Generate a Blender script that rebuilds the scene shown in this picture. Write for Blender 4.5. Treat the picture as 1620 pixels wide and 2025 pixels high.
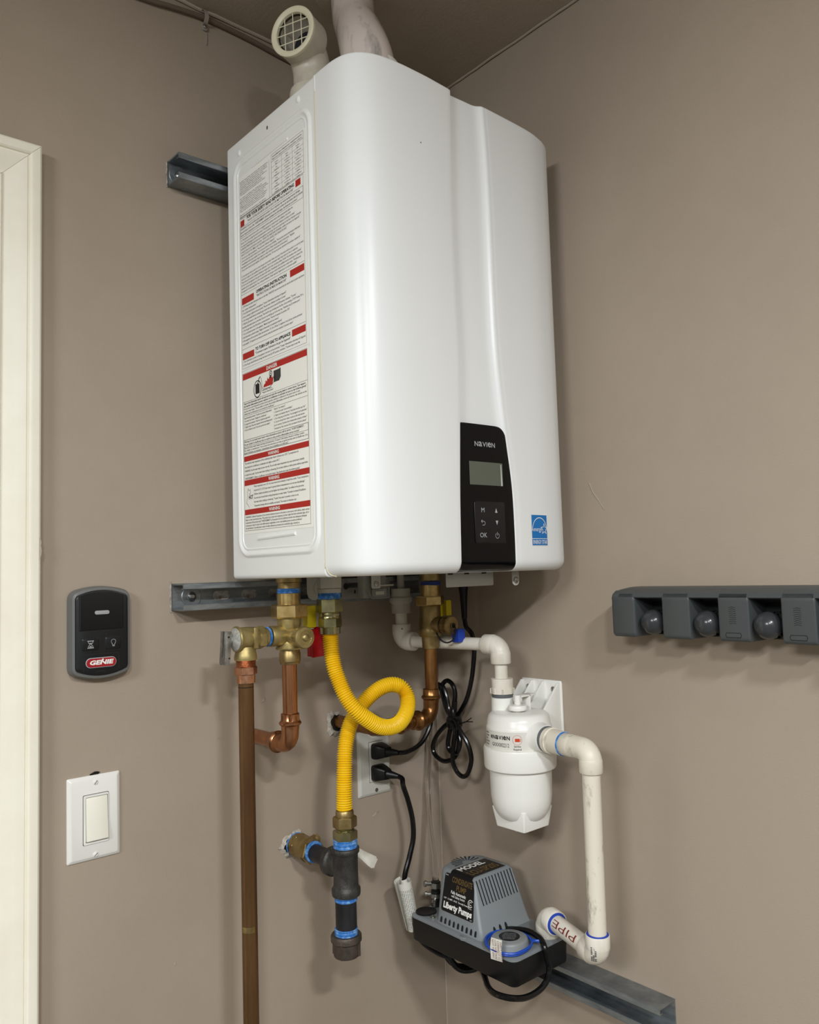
import bpy, bmesh, math, random
from mathutils import Vector as V, Matrix as M
random.seed(7)
D = bpy.data
for o in list(D.objects): D.objects.remove(o)
S = bpy.context.scene
COL = S.collection
PI = math.pi

# ------------------------------------------------------------------ camera
FPX, PITCH, ROLL, YAW = 1609.5, 0.073, -0.0311, 0.8619
cam = D.cameras.new('camera'); co = D.objects.new('camera', cam); COL.objects.link(co)
fw = V((math.cos(YAW)*math.cos(PITCH), math.sin(YAW)*math.cos(PITCH), math.sin(PITCH)))
rt = V((math.sin(YAW), -math.cos(YAW), 0)); up = rt.cross(fw)
r2 = rt*math.cos(ROLL)+up*math.sin(ROLL); u2 = -rt*math.sin(ROLL)+up*math.cos(ROLL)
m = M((r2, u2, -fw)).transposed().to_4x4(); m.translation = V((-1.076, -1.1902, 1.2112))
co.matrix_world = m
cam.sensor_fit = 'HORIZONTAL'; cam.sensor_width = 36; cam.lens = FPX/1620*36; cam.clip_start = .02
S.camera = co

# ------------------------------------------------------------------ light and exposure
w = D.worlds.new('world'); S.world = w; w.use_nodes = True
w.node_tree.nodes['Background'].inputs[0].default_value = (.9, .95, 1, 1)
w.node_tree.nodes['Background'].inputs[1].default_value = .15
def area(name, loc, sx, sy, power, col=(1, .97, .91), spread=PI):
    l = D.lights.new(name, 'AREA'); l.shape = 'RECTANGLE'; l.size = sx; l.size_y = sy
    l.energy = power; l.color = col; l.spread = spread
    o = D.objects.new(name, l); COL.objects.link(o); o.location = loc
    return o
LC = (.97, 1.0, 1.02)
def lamp(loc, aim, power, sx=.30, sy=.16):
    o = area('ceiling_or_fill_lamp', loc, sx, sy, power, LC); o.rotation_euler = (V(aim)-V(loc)).to_track_quat('-Z', 'Y').to_euler()
lamp((-1.0, -2.05, 2.13), (-1.0, -2.0, .6), 20, .20, .11)
lamp((-1.80, -2.15, 2.13), (-1.80, -2.15, .6), 27, .26, .14)
lamp((-2.8, -1.45, 2.08), (-2.0, -1.25, .6), 30, .7, .5)
area('ceiling_or_fill_lamp', (-2.2, -4.3, 2.13), 1.2, .2, 14, LC)  # rear fill lamp, unseen, added to lift the ambient light
S.view_settings.view_transform = 'Standard'; S.view_settings.look = 'None'
S.view_settings.exposure = 0.62; S.view_settings.gamma = 1; S.view_settings.use_curve_mapping = False

# ------------------------------------------------------------------ materials
def lin(h):
    if isinstance(h, str):
        c = [int(h[i:i+2], 16)/255 for i in (0, 2, 4)]
        return tuple(x/12.92 if x <= .04045 else ((x+.055)/1.055)**2.4 for x in c)
    return h
MATS = {}
def mat(name, col, rough=.5, metal=0., col2=None, nscale=40, mix=(.4, .65), bump=0., bscale=300, spec=.5,
        coat=0., stretch=None, alpha=None, trans=0., ior=1.45, emit=None, detail=4):
    mt = D.materials.new(name); mt.use_nodes = True; nt = mt.node_tree; b = nt.nodes['Principled BSDF']
    c = lin(col)
    b.inputs['Base Color'].default_value = (*c, 1); b.inputs['Roughness'].default_value = rough
    b.inputs['Metallic'].default_value = metal; b.inputs['Specular IOR Level'].default_value = spec
    b.inputs['Coat Weight'].default_value = coat; b.inputs['Coat Roughness'].default_value = .08
    b.inputs['Transmission Weight'].default_value = trans; b.inputs['IOR'].default_value = ior
    tc = nt.nodes.new('ShaderNodeTexCoord'); src = tc.outputs['Object']
    if stretch:
        mp = nt.nodes.new('ShaderNodeMapping'); mp.inputs['Scale'].default_value = stretch
        nt.links.new(src, mp.inputs[0]); src = mp.outputs[0]
    if col2 is not None:
        n = nt.nodes.new('ShaderNodeTexNoise'); n.inputs['Scale'].default_value = nscale; n.inputs['Detail'].default_value = detail
        n.inputs['Roughness'].default_value = .65
        nt.links.new(src, n.inputs['Vector'])
        r = nt.nodes.new('ShaderNodeValToRGB'); r.color_ramp.elements[0].position = mix[0]; r.color_ramp.elements[1].position = mix[1]
        r.color_ramp.elements[0].color = (*c, 1); r.color_ramp.elements[1].color = (*lin(col2), 1)
        nt.links.new(n.outputs['Fac'], r.inputs[0]); nt.links.new(r.outputs[0], b.inputs['Base Color'])
    if bump:
        n2 = nt.nodes.new('ShaderNodeTexNoise'); n2.inputs['Scale'].default_value = bscale; n2.inputs['Detail'].default_value = 3
        nt.links.new(src, n2.inputs['Vector'])
        bp = nt.nodes.new('ShaderNodeBump'); bp.inputs['Strength'].default_value = bump; bp.inputs['Distance'].default_value = .002
        nt.links.new(n2.outputs['Fac'], bp.inputs['Height']); nt.links.new(bp.outputs[0], b.inputs['Normal'])
    MATS[name] = mt
    return mt
mat('wall_paint', 'A89A8A', .5, col2='A39585', nscale=3, bump=.12, bscale=420, spec=.25)
mat('ceiling_paint', 'BDB0A1', .6, col2='B7AA9A', nscale=4, bump=.3, bscale=180, spec=.2)
mat('caulk', 'B0A596', .6, bump=.3, bscale=200)
mat('concrete', '6C6963', .8, col2='625F59', nscale=6)
mat('trim_paint', 'F1EDDD', .42, col2='ECE7D5', nscale=9, bump=.04, bscale=150)
mat('bounce_wall', 'A5A39C', .6)  # unseen rear walls, tone chosen for how much light they bounce
mat('enamel', 'EDEFEE', .32, spec=.45, bump=.015, bscale=900)
mat('enamel_side', 'F0F2F0', .3, spec=.5)
mat('seam_cream', 'D3CDB0', .6)
mat('label_paper', 'F7F7F2', .38)
mat('label_paper_b', 'F6F5EE', .42)
mat('ink', '1d1d1d', .6)
mat('ink_grey', '3a3a3a', .6)
mat('red_ink', 'B3241C', .45)
mat('white_ink', 'EDEDE8', .5)
mat('gold_ink', '6B5630', .4)
mat('blue_ink', '1173BC', .4)
mat('grey_ink', 'A9ABAD', .4)
mat('gloss_black', '040506', .1, spec=.3)
mat('black_rim', '101113', .3)
mat('lcd', '5C6055', .18)
mat('lcd_edge', 'B9BCB2', .2)
mat('key_black', '0d0d0e', .25)
mat('dark_under', '16171a', .6)
mat('bracket_steel', '8A8B84', .45, col2='7d7e78', nscale=30)
mat('bracket_white', 'B9B9B3', .4)
mat('galv', 'A3AAAE', .42, .85, col2='747C82', nscale=60, mix=(.35, .75), stretch=(.35, .35, 1.6), bump=.06, bscale=60)
mat('galv_hole', 'DAD2C6', .8, col2='7d6a5e', nscale=60)  # wall colour brightened because little light falls inside the channel
mat('zinc', 'B5B8BA', .28, 1., col2='8d9194', nscale=80)
mat('screw_steel', 'A8A8A4', .3, 1.)
mat('copper', 'C08A66', .3, 1., col2='A46F4C', nscale=45, stretch=(1, 1, .25), mix=(.35, .7), bump=.04, bscale=120)
mat('copper_bright', 'D2A080', .35, 1., col2='B0785A', nscale=60)
mat('copper_aged', '80603F', .36, .8, col2='614730', nscale=30, stretch=(1, 1, .15), mix=(.3, .7))
mat('copper_cold', 'A47848', .3, .95, col2='7F5733', nscale=40, stretch=(1, 1, .3))
mat('brass', 'B9A874', .48, .92, col2='A08F60', nscale=50, bump=.06, bscale=500)
mat('brass_smooth', 'CBB078', .3, .95, col2='AE9258', nscale=40)
mat('brass_dark', 'AD986A', .4, .95, col2='8F7B50', nscale=40)
mat('brass_zinc', 'B2AC7E', .26, 1., col2='8f8c70', nscale=45)
mat('cast_grey', 'B7B6AE', .6, .3, col2='8f8e86', nscale=150)
mat('tape_blue', '2F72BC', .55, col2='82AEDC', nscale=160, mix=(.45, .7))
mat('tape_dark', '3A4A8E', .55)
mat('yellow_hose', 'F0C61C', .34, spec=.5)
mat('yellow_grip', 'D9C41C', .4)
mat('red_grip', 'B5101A', .35)
mat('blue_grip', '1B3FA8', .4)
mat('iron', '4A4946', .5, .55, col2='393835', nscale=90, bump=.25, bscale=350)
mat('iron_brown', '5A5149', .5, .5, col2='464039', nscale=60, bump=.25, bscale=350)
mat('pipe_black', '151517', .42, col2='26262a', nscale=25, stretch=(1, 1, .3), bump=.15, bscale=120)
mat('lever_cream', 'D8D4C6', .4, col2='B6B2A2', nscale=40)
mat('pvc', 'E2DDD1', .36, col2='CEC6B5', nscale=22, mix=(.45, .75), stretch=(1, 1, .35))
mat('pvc_dirty', 'E0D9C9', .4, col2='7E776A', nscale=55, mix=(.57, .76), stretch=(1, 1, .4), detail=8)
mat('pvc_grey', 'B9B6AB', .45)
mat('pvc_painted', 'DCD0C9', .2, col2='8A8784', nscale=26, mix=(.5, .74), stretch=(1.6, 1.6, .35), detail=7, spec=.6)
mat('pvc_intake', 'D2CCBC', .35, col2='BDB7A8', nscale=14)
mat('grille_cream', 'E3DDC2', .4)
mat('intake_shade', '57523f', .7)  # shade inside the intake bore, put into the colour
mat('throat_shade', '23222c', .5)  # near-black disc colour standing for shade deep in the elbow
mat('pvc_mark', '3b342d', .7)
mat('plastic_white', 'EAE9E3', .3, spec=.5)
mat('label_grey', 'D9D7CF', .35)
mat('ring_grey', '5b6063', .45)
mat('rail_grey', '45494A', .42, bump=.05, bscale=900)
mat('rail_dark', '121314', .6)
mat('ball_rubber', '37393b', .22, spec=.5)
mat('remote_bezel', '6B6C6A', .4)
mat('remote_black', '101316', .42)
mat('remote_button', '0c0f13', .36)
mat('remote_led', 'A0A2A2', .25)
mat('red_badge', 'A01522', .25)
mat('switch_white', 'E9E8E2', .3)
mat('switch_cream', 'F0EDDF', .3)
mat('gap_dark', '2a2724', .8)
mat('outlet_white', 'CBC9BF', .35)
mat('cord_black', '08080a', .22, spec=.5)
mat('plug_black', '09090b', .4)
mat('cord_print', '6f6f6f', .6)
mat('pump_grey', '7F8588', .42, bump=.04, bscale=900)
mat('pump_black', '0b0c0e', .45)
mat('pump_slot', '17191b', .7)
mat('wire_blue', '1C4BB0', .3)
mat('cap_grey', '85898a', .4)
mat('tag_paper', 'E6E4DA', .5)
mat('brown_red', '7b2b24', .6)
mat('rubber_black', '0a0a0b', .5)
mat('plaster', 'B9B2A6', .9, col2='837a6e', nscale=90, bump=.6, bscale=200)
mat('hole_dark', '15110d', 1.)
mat('cable_paint', '6f6355', .5)
mat('clip_paint', '9A9286', .45)
mat('orange_badge', 'C9401F', .45)
mat('vinyl', 'FFFFFF', .04, trans=1., ior=1.18)

# ------------------------------------------------------------------ mesh helpers
X, Y, Z = V((1, 0, 0)), V((0, 1, 0)), V((0, 0, 1))
def frame(a, hint=None):
    a = V(a).normalized()
    h = V(hint) if hint is not None else (Z if abs(a.z) < .9 else X)
    u = (h - a*h.dot(a)).normalized()
    return a, u, a.cross(u)
class MB:
    def __init__(s): s.v = []; s.f = []
    def add(s, vs, fs):
        b = len(s.v); s.v += [V(p) for p in vs]; s.f += [tuple(i+b for i in f) for f in fs]; return s
    def box(s, a, b, rot=None, org=None):
        vs = [V((x, y, z)) for x in (a[0], b[0]) for y in (a[1], b[1]) for z in (a[2], b[2])]
        if rot is not None: vs = [V(org)+rot @ (p-V(org)) for p in vs]
        return s.add(vs, [(0, 1, 3, 2), (4, 6, 7, 5), (0, 4, 5, 1), (2, 3, 7, 6), (0, 2, 6, 4), (1, 5, 7, 3)])
    def lathe(s, o, axis, prof, n=28, cap=True, hint=None, ang=(0, 2*PI), scale=(1, 1)):
        a, u, w_ = frame(axis, hint); o = V(o); full = abs(ang[1]-ang[0]-2*PI) < 1e-6
        vs = []; k = n if full else n+1
        for t, r in prof:
            for i in range(k):
                th = ang[0]+(ang[1]-ang[0])*i/n
                vs.append(o+a*t+u*(r*math.cos(th)*scale[0])+w_*(r*math.sin(th)*scale[1]))
        fs = []
        for j in range(len(prof)-1):
            for i in range(n):
                i2 = (i+1) % k
                fs.append((j*k+i, j*k+i2, (j+1)*k+i2, (j+1)*k+i))
        if cap and full:
            if prof[0][1] > 1e-5: fs.append(tuple(reversed(range(k))))
            if prof[-1][1] > 1e-5: fs.append(tuple((len(prof)-1)*k+i for i in range(k)))
        return s.add(vs, fs)
    def cyl(s, o, axis, t0, t1, r, n=24, ch=0.0, hint=None):
        p = [(t0, r), (t1, r)] if ch <= 0 else [(t0, r-ch), (t0+ch, r), (t1-ch, r), (t1, r-ch)]
        return s.lathe(o, axis, p, n, hint=hint)
    def hex(s, o, axis, t0, t1, r, hint=None, n=6):
        c = min(.12*r, .3*abs(t1-t0)); rr = r*.93
        a, u, w_ = frame(axis, hint); o = V(o)
        return s.lathe(o, axis, [(t0, rr), (t0+c*.6, r), (t1-c*.6, r), (t1, rr)], n, hint=hint)
    def tube(s, pts, r, n=12, closed=False, cap=True, rf=None, hint=None):
        pts = [V(p) for p in pts]; N = len(pts); vs = []; fs = []
        tang = []
        for i in range(N):
            if closed: t = pts[(i+1) % N]-pts[i-1]
            else: t = pts[min(i+1, N-1)]-pts[max(i-1, 0)]
            tang.append(t.normalized())
        a, u, _ = frame(tang[0], hint)
        for i in range(N):
            t = tang[i]; u = (u-t*u.dot(t)).normalized(); w_ = t.cross(u)
            rr = rf(i/(N-1 if N > 1 else 1), i) if rf else r
            for k in range(n):
                th = 2*PI*k/n; vs.append(pts[i]+u*(rr*math.cos(th))+w_*(rr*math.sin(th)))
        m_ = N if closed else N-1
        for i in range(m_):
            for k in range(n):
                a0 = i*n+k; a1 = i*n+(k+1) % n; b0 = ((i+1) % N)*n+k; b1 = ((i+1) % N)*n+(k+1) % n
                fs.append((a0, a1, b1, b0))
        if cap and not closed:
            fs.append(tuple(reversed(range(n)))); fs.append(tuple((N-1)*n+k for k in range(n)))
        return s.add(vs, fs)
    def prism(s, poly, o, ux, uy, d):
        o, ux, uy = V(o), V(ux), V(uy); nz = ux.cross(uy).normalized()
        k = len(poly); vs = [o+ux*p[0]+uy*p[1] for p in poly]; vs += [p+nz*d for p in vs]
        fs = [tuple(reversed(range(k))), tuple(range(k, 2*k))]
        fs += [(i, (i+1) % k, k+(i+1) % k, k+i) for i in range(k)]
        return s.add(vs, fs)
    def flat(s, poly, o, ux, uy):
        o, ux, uy = V(o), V(ux), V(uy)
        return s.add([o+ux*p[0]+uy*p[1] for p in poly], [tuple(range(len(poly)))])
    def rings(s, rings, cap0=True, cap1=True, closed=True):
        k = len(rings[0]); vs = [p for r in rings for p in r]; fs = []
        for j in range(len(rings)-1):
            for i in range(k if closed else k-1):
                fs.append((j*k+i, j*k+(i+1) % k, (j+1)*k+(i+1) % k, (j+1)*k+i))
        if cap0: fs.append(tuple(reversed(range(k))))
        if cap1: fs.append(tuple((len(rings)-1)*k+i for i in range(k)))
        return s.add(vs, fs)
    def sphere(s, c, r, n=20, m_=12, axis=Z):
        return s.lathe(c, axis, [(-r*math.cos(PI*j/m_), max(r*math.sin(PI*j/m_), 1e-6)) for j in range(m_+1)], n, cap=False)
WL = {}
def empty(name, loc, label=None, cat=None, group=None, kind=None):
    o = D.objects.new(name, None); COL.objects.link(o); o.location = loc; o.empty_display_size = .02
    WL[o.name] = V(loc); tag(o, label, cat, group, kind); return o
def tag(o, label=None, cat=None, group=None, kind=None):
    if label: o['label'] = label
    if cat: o['category'] = cat
    if group: o['group'] = group
    if kind: o['kind'] = kind
    return o
def build(name, mb, mt, parent=None, bevel=0., seg=2, sharp=35, smooth=True, label=None, kind=None, weld=True, norm=True):
    xs = [p.x for p in mb.v]; ys = [p.y for p in mb.v]; zs = [p.z for p in mb.v]
    c = V(((min(xs)+max(xs))/2, (min(ys)+max(ys))/2, (min(zs)+max(zs))/2))
    me = D.meshes.new(name); me.from_pydata([p-c for p in mb.v], [], mb.f); me.update()
    bm = bmesh.new(); bm.from_mesh(me)
    if weld: bmesh.ops.remove_doubles(bm, verts=bm.verts, dist=1e-6)
    if norm: bmesh.ops.recalc_face_normals(bm, faces=bm.faces)
    if bevel > 0:
        es = [e for e in bm.edges if len(e.link_faces) == 2 and e.calc_face_angle(0) > math.radians(40)]
        bmesh.ops.bevel(bm, geom=es, offset=bevel, segments=seg, profile=.5, affect='EDGES', clamp_overlap=True)
    bm.to_mesh(me); bm.free()
    if smooth:
        me.polygons.foreach_set('use_smooth', [True]*len(me.polygons)); me.set_sharp_from_angle(angle=math.radians(sharp))
    me.materials.append(MATS[mt])
    o = D.objects.new(name, me); COL.objects.link(o)
    if parent is not None:
        o.parent = parent; o.location = c-WL[parent.name]
    else: o.location = c
    WL[o.name] = c
    if label: o['label'] = label
    if kind: o['kind'] = kind
    return o
def build_each(name, mb, mt, parent=None, **k):
    par = list(range(len(mb.v)))
    def find(i):
        while par[i] != i: par[i] = par[par[i]]; i = par[i]
        return i
    for f in mb.f:
        a = find(f[0])
        for j in f[1:]: par[find(j)] = a
    isl = {}
    for f in mb.f: isl.setdefault(find(f[0]), []).append(f)
    out = []
    for fs in isl.values():
        ids = sorted({j for f in fs for j in f}); mp = {j: i for i, j in enumerate(ids)}
        m2 = MB(); m2.v = [mb.v[j] for j in ids]; m2.f = [tuple(mp[j] for j in f) for f in fs]
        out.append(build(name, m2, mt, parent, **k))
    return out
def catmull(P, n=8, closed=False):
    P = [V(p) for p in P]; out = []
    N = len(P); rng = N if closed else N-1
    for i in range(rng):
        p0 = P[(i-1) % N] if closed or i > 0 else P[0]*2-P[1]
        p1 = P[i]; p2 = P[(i+1) % N]
        p3 = P[(i+2) % N] if closed or i+2 < N else P[-1]*2-P[-2]
        for k in range(n):
            t = k/n
            out.append(.5*((2*p1)+(p2-p0)*t+(2*p0-5*p1+4*p2-p3)*t*t+(3*p1-p0-3*p2+p3)*t**3))
    if not closed: out.append(P[-1])
    return out
def resample(P, step):
    L = [0]
    for a, b in zip(P, P[1:]): L.append(L[-1]+(b-a).length)
    n = max(2, int(L[-1]/step)); out = []; j = 0
    for i in range(n+1):
        d = L[-1]*i/n
        while j < len(L)-2 and L[j+1] < d: j += 1
        t = (d-L[j])/max(1e-9, L[j+1]-L[j]); out.append(P[j].lerp(P[j+1], min(1, t)))
    return out
def elbow_path(a, c, b, r, n=10):
    """straight a->c, fillet of radius r at c, straight c->b"""
    a, c, b = V(a), V(c), V(b); d1 = (a-c).normalized(); d2 = (b-c).normalized()
    half = d1.angle(d2)/2; t = r/math.tan(half); p = c+d1*t; q = c+d2*t
    ctr = c+(d1+d2).normalized()*(r/math.sin(half)); out = [a]
    e1 = p-ctr; e2 = q-ctr; A = e1.angle(e2)
    for i in range(n+1):
        k = i/n; out.append(ctr+(e1*math.sin((1-k)*A)+e2*math.sin(k*A))/math.sin(A))
    out.append(b); return out
def rrect(x0, y0, x1, y1, r, n=6):
    out = []
    for cx, cy, a0 in ((x1-r, y1-r, 0), (x0+r, y1-r, PI/2), (x0+r, y0+r, PI), (x1-r, y0+r, 1.5*PI)):
        for i in range(n+1):
            a = a0+PI/2*i/n; out.append((cx+r*math.cos(a), cy+r*math.sin(a)))
    return out
def circ(cx, cy, r, n=24, ry=None):
    return [(cx+r*math.cos(2*PI*i/n), cy+(ry or r)*math.sin(2*PI*i/n)) for i in range(n)]
def strip(pts, wd, closed=False):
    """2-D polyline to quads (list of polys)"""
    out = []; n = len(pts)
    for i in range(n if closed else n-1):
        a = V((*pts[i], 0)); b = V((*pts[(i+1) % n], 0)); d = (b-a)
        if d.length < 1e-9: continue
        d.normalize(); p = V((-d.y, d.x, 0))*wd/2; e = d*wd*.25
        out.append([tuple((a+p-e)[:2]), tuple((a-p-e)[:2]), tuple((b-p+e)[:2]), tuple((b+p+e)[:2])])
    return out
# --- lettering
_tc = {}
def glyphs(body, bold=0.):
    k = (body, bold)
    if k not in _tc:
        c = D.curves.new('t', 'FONT'); c.body = body; c.resolution_u = 2; c.fill_mode = 'FRONT'; c.offset = bold
        o = D.objects.new('t', c); me = D.meshes.new_from_object(o)
        _tc[k] = ([(p.co.x, p.co.y) for p in me.vertices], [tuple(p.vertices) for p in me.polygons])
        D.objects.remove(o); D.curves.remove(c); D.meshes.remove(me)
    return _tc[k]
_sub = {}
def fine_glyphs(body, bold=0.):
    k = (body, bold)
    if k not in _sub:
        vs, fs = glyphs(body, bold); bm = bmesh.new(); vv = [bm.verts.new((x, y, 0)) for x, y in vs]
        for f in fs: bm.faces.new([vv[i] for i in f])
        bmesh.ops.triangulate(bm, faces=bm.faces)
        for _ in range(3):
            es = [e for e in bm.edges if e.calc_length() > .14]
            if es: bmesh.ops.subdivide_edges(bm, edges=es, cuts=1); bmesh.ops.triangulate(bm, faces=bm.faces)
        bm.verts.index_update(); _sub[k] = ([(p.co.x, p.co.y) for p in bm.verts], [tuple(p.index for p in f.verts) for f in bm.faces]); bm.free()
    return _sub[k]
def text(mb, body, o, ux, uy, size, width=None, align='L', bold=0., fn=None, shear=0., eps=.00012, maxw=None, xs=1.):
    """size: cap height"""
    vs, fs = fine_glyphs(body, bold) if fn else glyphs(body, bold)
    if not vs: return
    s = size/.70
    x0 = min(p[0] for p in vs); x1 = max(p[0] for p in vs); wn = (x1-x0)*s
    sx = s*xs
    if width: sx = s*width/wn
    elif maxw and wn*xs > maxw: sx = s*maxw/wn
    tot = (x1-x0)*sx; off = {'L': 0, 'C': -tot/2, 'R': -tot}[align]
    P = [((p[0]-x0)*sx+off+shear*p[1]*s, p[1]*s) for p in vs]
    if fn: mb.add([fn(x, y) for x, y in P], fs)
    else:
        o, ux, uy = V(o), V(ux), V(uy); nz = ux.cross(uy)*eps
        mb.add([o+ux*x+uy*y+nz for x, y in P], fs)

# ================================================================== the room
XR, YB, ZF, ZC = -4.2, -5.0, -0.284, 2.1558
def struct(name, mb, mt, **k):
    o = build(name, mb, mt, weld=False, norm=k.pop('norm', True), **k); o['kind'] = 'structure'; return o
wall_left = struct('wall_left', MB().box((XR, 0, ZF), (0.1, .1, ZC+.1)), 'wall_paint', smooth=False)
wall_right = struct('wall_right', MB().box((0, YB, ZF), (.1, 0, ZC+.1)), 'wall_paint', smooth=False)
struct('wall_back', MB().box((XR, YB-.1, ZF), (.1, YB, ZC+.1)), 'bounce_wall', smooth=False)
struct('wall_far', MB().box((XR-.1, YB, ZF), (XR, .1, ZC+.1)), 'bounce_wall', smooth=False)
struct('floor', MB().box((XR-.1, YB-.1, ZF-.1), (.1, .1, ZF)), 'concrete', smooth=False)
struct('ceiling', MB().box((XR, YB, ZC), (0, 0, ZC+.1)), 'ceiling_paint', smooth=False)
# caulk line where the right wall meets the ceiling, and a bead in the left joint
cp = [V((-.0022-.0012*random.random(), -.01-i*.02, ZC-.0012-.001*random.random())) for i in range(60)]
struct('trim_2', MB().tube(cp, .0022, 6), 'caulk')
cp = [V((-.004-i*.03, -.002-.0015*random.random(), ZC-.001-.0015*random.random())) for i in range(45)]
struct('trim_3', MB().tube(cp, .003, 6), 'ceiling_paint')
struct('trim_4', MB().tube([V((-.0008, -.0008, ZF+.03*i)) for i in range(80)], .0014, 6), 'caulk')
# door casing
tr = empty('trim_1', (-.765, 0, ZF), kind='structure')
CP = [(0, 0), (0, .0065), (.0025, .0098), (.0055, .0105), (.0075, .0092), (.0085, .0070), (.016, .0082), (.026, .0118), (.034, .0146),
      (.0385, .0152), (.0395, .0138), (.0408, .0138), (.0418, .0168), (.0440, .0188), (.0470, .0194), (.0545, .0190), (.057, .0172), (.057, 0)]
xi, zi, xl2 = -.7925, 1.7705, -1.62
lean = .0035
mb = MB(); mb.rings([[V((xi-lean+t, -d-.0005, ZF)) for t, d in CP], [V((xi+t, -d-.0005, zi+t)) for t, d in CP]])
build('side_casing', mb, 'trim_paint', tr, sharp=25)
mb = MB(); mb.rings([[V((xi+t, -d-.0008, zi+t+.0004)) for t, d in CP], [V((xl2-t, -d-.0008, zi+t+.0004)) for t, d in CP]])
build('head_casing', mb, 'trim_paint', tr, sharp=25)
mb = MB(); mb.rings([[V((xl2-t, -d-.0005, ZF)) for t, d in CP], [V((xl2-t, -d-.0005, zi+t)) for t, d in CP]])
build('side_casing', mb, 'trim_paint', tr, sharp=25)
mb = MB()
for i, (z, s_) in enumerate([(.935+.006*k, random.random()) for k in range(9)]):
    pass
mb.prism([(0, 0), (.0012, .004), (.0028, .009), (.0035, .016), (.0022, .022), (.0032, .027), (.001, .033), (0, .036)], (-.7384, -.0188, 1.240), X, Z, -.001)
build('paint_chip', mb, 'caulk', tr, label='grey chip in the cream paint at the outer edge')
dr = empty('door_1', (-1.2, 0, ZF), kind='structure')
build('door_slab', MB().box((xl2+.012, -.004, ZF+.01), (xi-.012, -.0005, zi-.008)), 'trim_paint', dr, bevel=.001)
build('door_jamb', MB().box((xi-.012, -.007, ZF), (xi-.0005, -.0005, zi)), 'trim_paint', dr, bevel=.001)
mb = MB()
for z0 in (.1, .9):
    for x0 in (-1.5, -1.15): mb.prism(rrect(0, 0, .25, .65, .01, 3), (x0, -.0035, z0), X, Z, .004)
build('door_panel', mb, 'trim_paint', dr, bevel=.002)
# plaster around pipe penetrations, pale flecks
def patch(cx, cz, r, seed, par, hole_r, hx=0, hz=0):
    rnd = random.Random(seed); n = 30; o = []; i_ = []
    for k in range(n):
        a = 2*PI*k/n; q = r*(1+.28*(rnd.random()-.4)+.12*math.sin(3*a+seed)); o.append(V((cx+q*math.cos(a), -.0004, cz+q*math.sin(a))))
        q2 = q*.72; i_.append(V((cx+q2*math.cos(a), -.003-.003*rnd.random(), cz+q2*math.sin(a))))
    h = [V((cx+hx+hole_r*(1+.15*(rnd.random()-.5))*math.cos(2*PI*k/n), -.0022, cz+hz+hole_r*math.sin(2*PI*k/n))) for k in range(n)]
    mb = MB(); mb.rings([o, i_, h], False, False); build('plaster_patch', mb, 'plaster', par, label='broken white plaster round a pipe hole')
    mb = MB(); mb.add(h, [tuple(range(n))]); build('pipe_hole', mb, 'hole_dark', par)
patch(-.2415, .9515, .0205, 1, wall_left, .0160, .006, .001)
patch(-.3345, .7650, .0215, 5, wall_left, .0195, .003, .001)
mb = MB()
for x, z, a, l, q in ((-.1575, .7785, .4, .010, .0016), (-.384, 1.0085, .9, .005, .0016), (-.4655, .9595, 0, .003, .0014), (-.541, .6425, 1.2, .0035, .0012), (-.4195, .9735, 1.4, .007, .0018)):
    c, s_ = math.cos(a), math.sin(a)
    mb.prism([(-l*c, -l*s_), (l*.1, -q), (l*c, l*s_), (-l*.2, q)], (x, -.0002, z), X, Z, .0006)
build('paint_fleck', mb, 'plaster', wall_left, kind='stuff')
mb = MB(); mb.tube([V((-.0004, -.385, 1.345)), V((-.0008, -.392, 1.329)), V((-.0004, -.402, 1.315))], .0008, 5)
mb.tube([V((-.0004, -.402, 1.315)), V((-.0008, -.412, 1.300))], .0006, 5)
build('paint_scratch', mb, 'caulk', wall_right)

# ================================================================== struts
def strut(along, o, L, name, label, holes=True, ends=True):
    """o: end of the channel on the wall, lower edge; along: unit; out: away from wall"""
    along = V(along); out = V((0, -1, 0)) if abs(along.x) > .5 else V((-1, 0, 0)); o = V(o)
    e = empty(name, o, label, 'strut channel')
    W, t, lip = .0413, .0026, .0072
    prof = [(0, 0), (W, 0), (W, W), (W-.0085, W), (W-.0095, W-.001), (W-.0095, W-lip), (W-.0095-t*.6, W-lip), (W-.0095-t*.6, W-.0026), (W-t-.0004, W-t), (W-t, W-t),
            (W-t, t), (t, t), (t, W-t), (t+.0004, W-t), (.0095+t*.6-.0, W-.0026), (.0095+t*.6, W-lip), (.0095, W-lip), (.0095, W-.001), (.0085, W), (0, W)]
    # profile coords: (height, depth)
    prof = [(0, 0), (W, 0), (W, W-.001), (W-.001, W), (W-.0085, W), (W-.0095, W-.001), (W-.0095, W-lip), (W-.0095+.0018, W-lip), (W-.0095+.0018, W-t), (W-t, W-t),
            (W-t, t), (t, t), (t, W-t), (.0095-.0018, W-t), (.0095-.0018, W-lip), (.0095, W-lip), (.0095, W-.001), (.0085, W), (.001, W), (0, W-.001)]
    mb = MB()
    mb.rings([[o+along*s_+Z*h+out*(.0006+d) for h, d in prof] for s_ in (0, L)])
    build('channel', mb, 'galv', e, sharp=25)
    if holes:
        for s_ in holes:
            mb = MB(); c = o+along*s_+Z*(W/2)+out*(.0006+t+.0002)
            sl = [(x, y) for x, y in rrect(-.0145, -.007, .0145, .007, .0069, 7)]
            if along.x > .5: mb.flat(sl, c, along, Z)
            else: mb.flat(sl, c, -along if False else along, Z)
            build('slot_hole', mb, 'galv_hole', e, label='slotted hole showing the wall behind')
    return e, W, t, out
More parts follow.
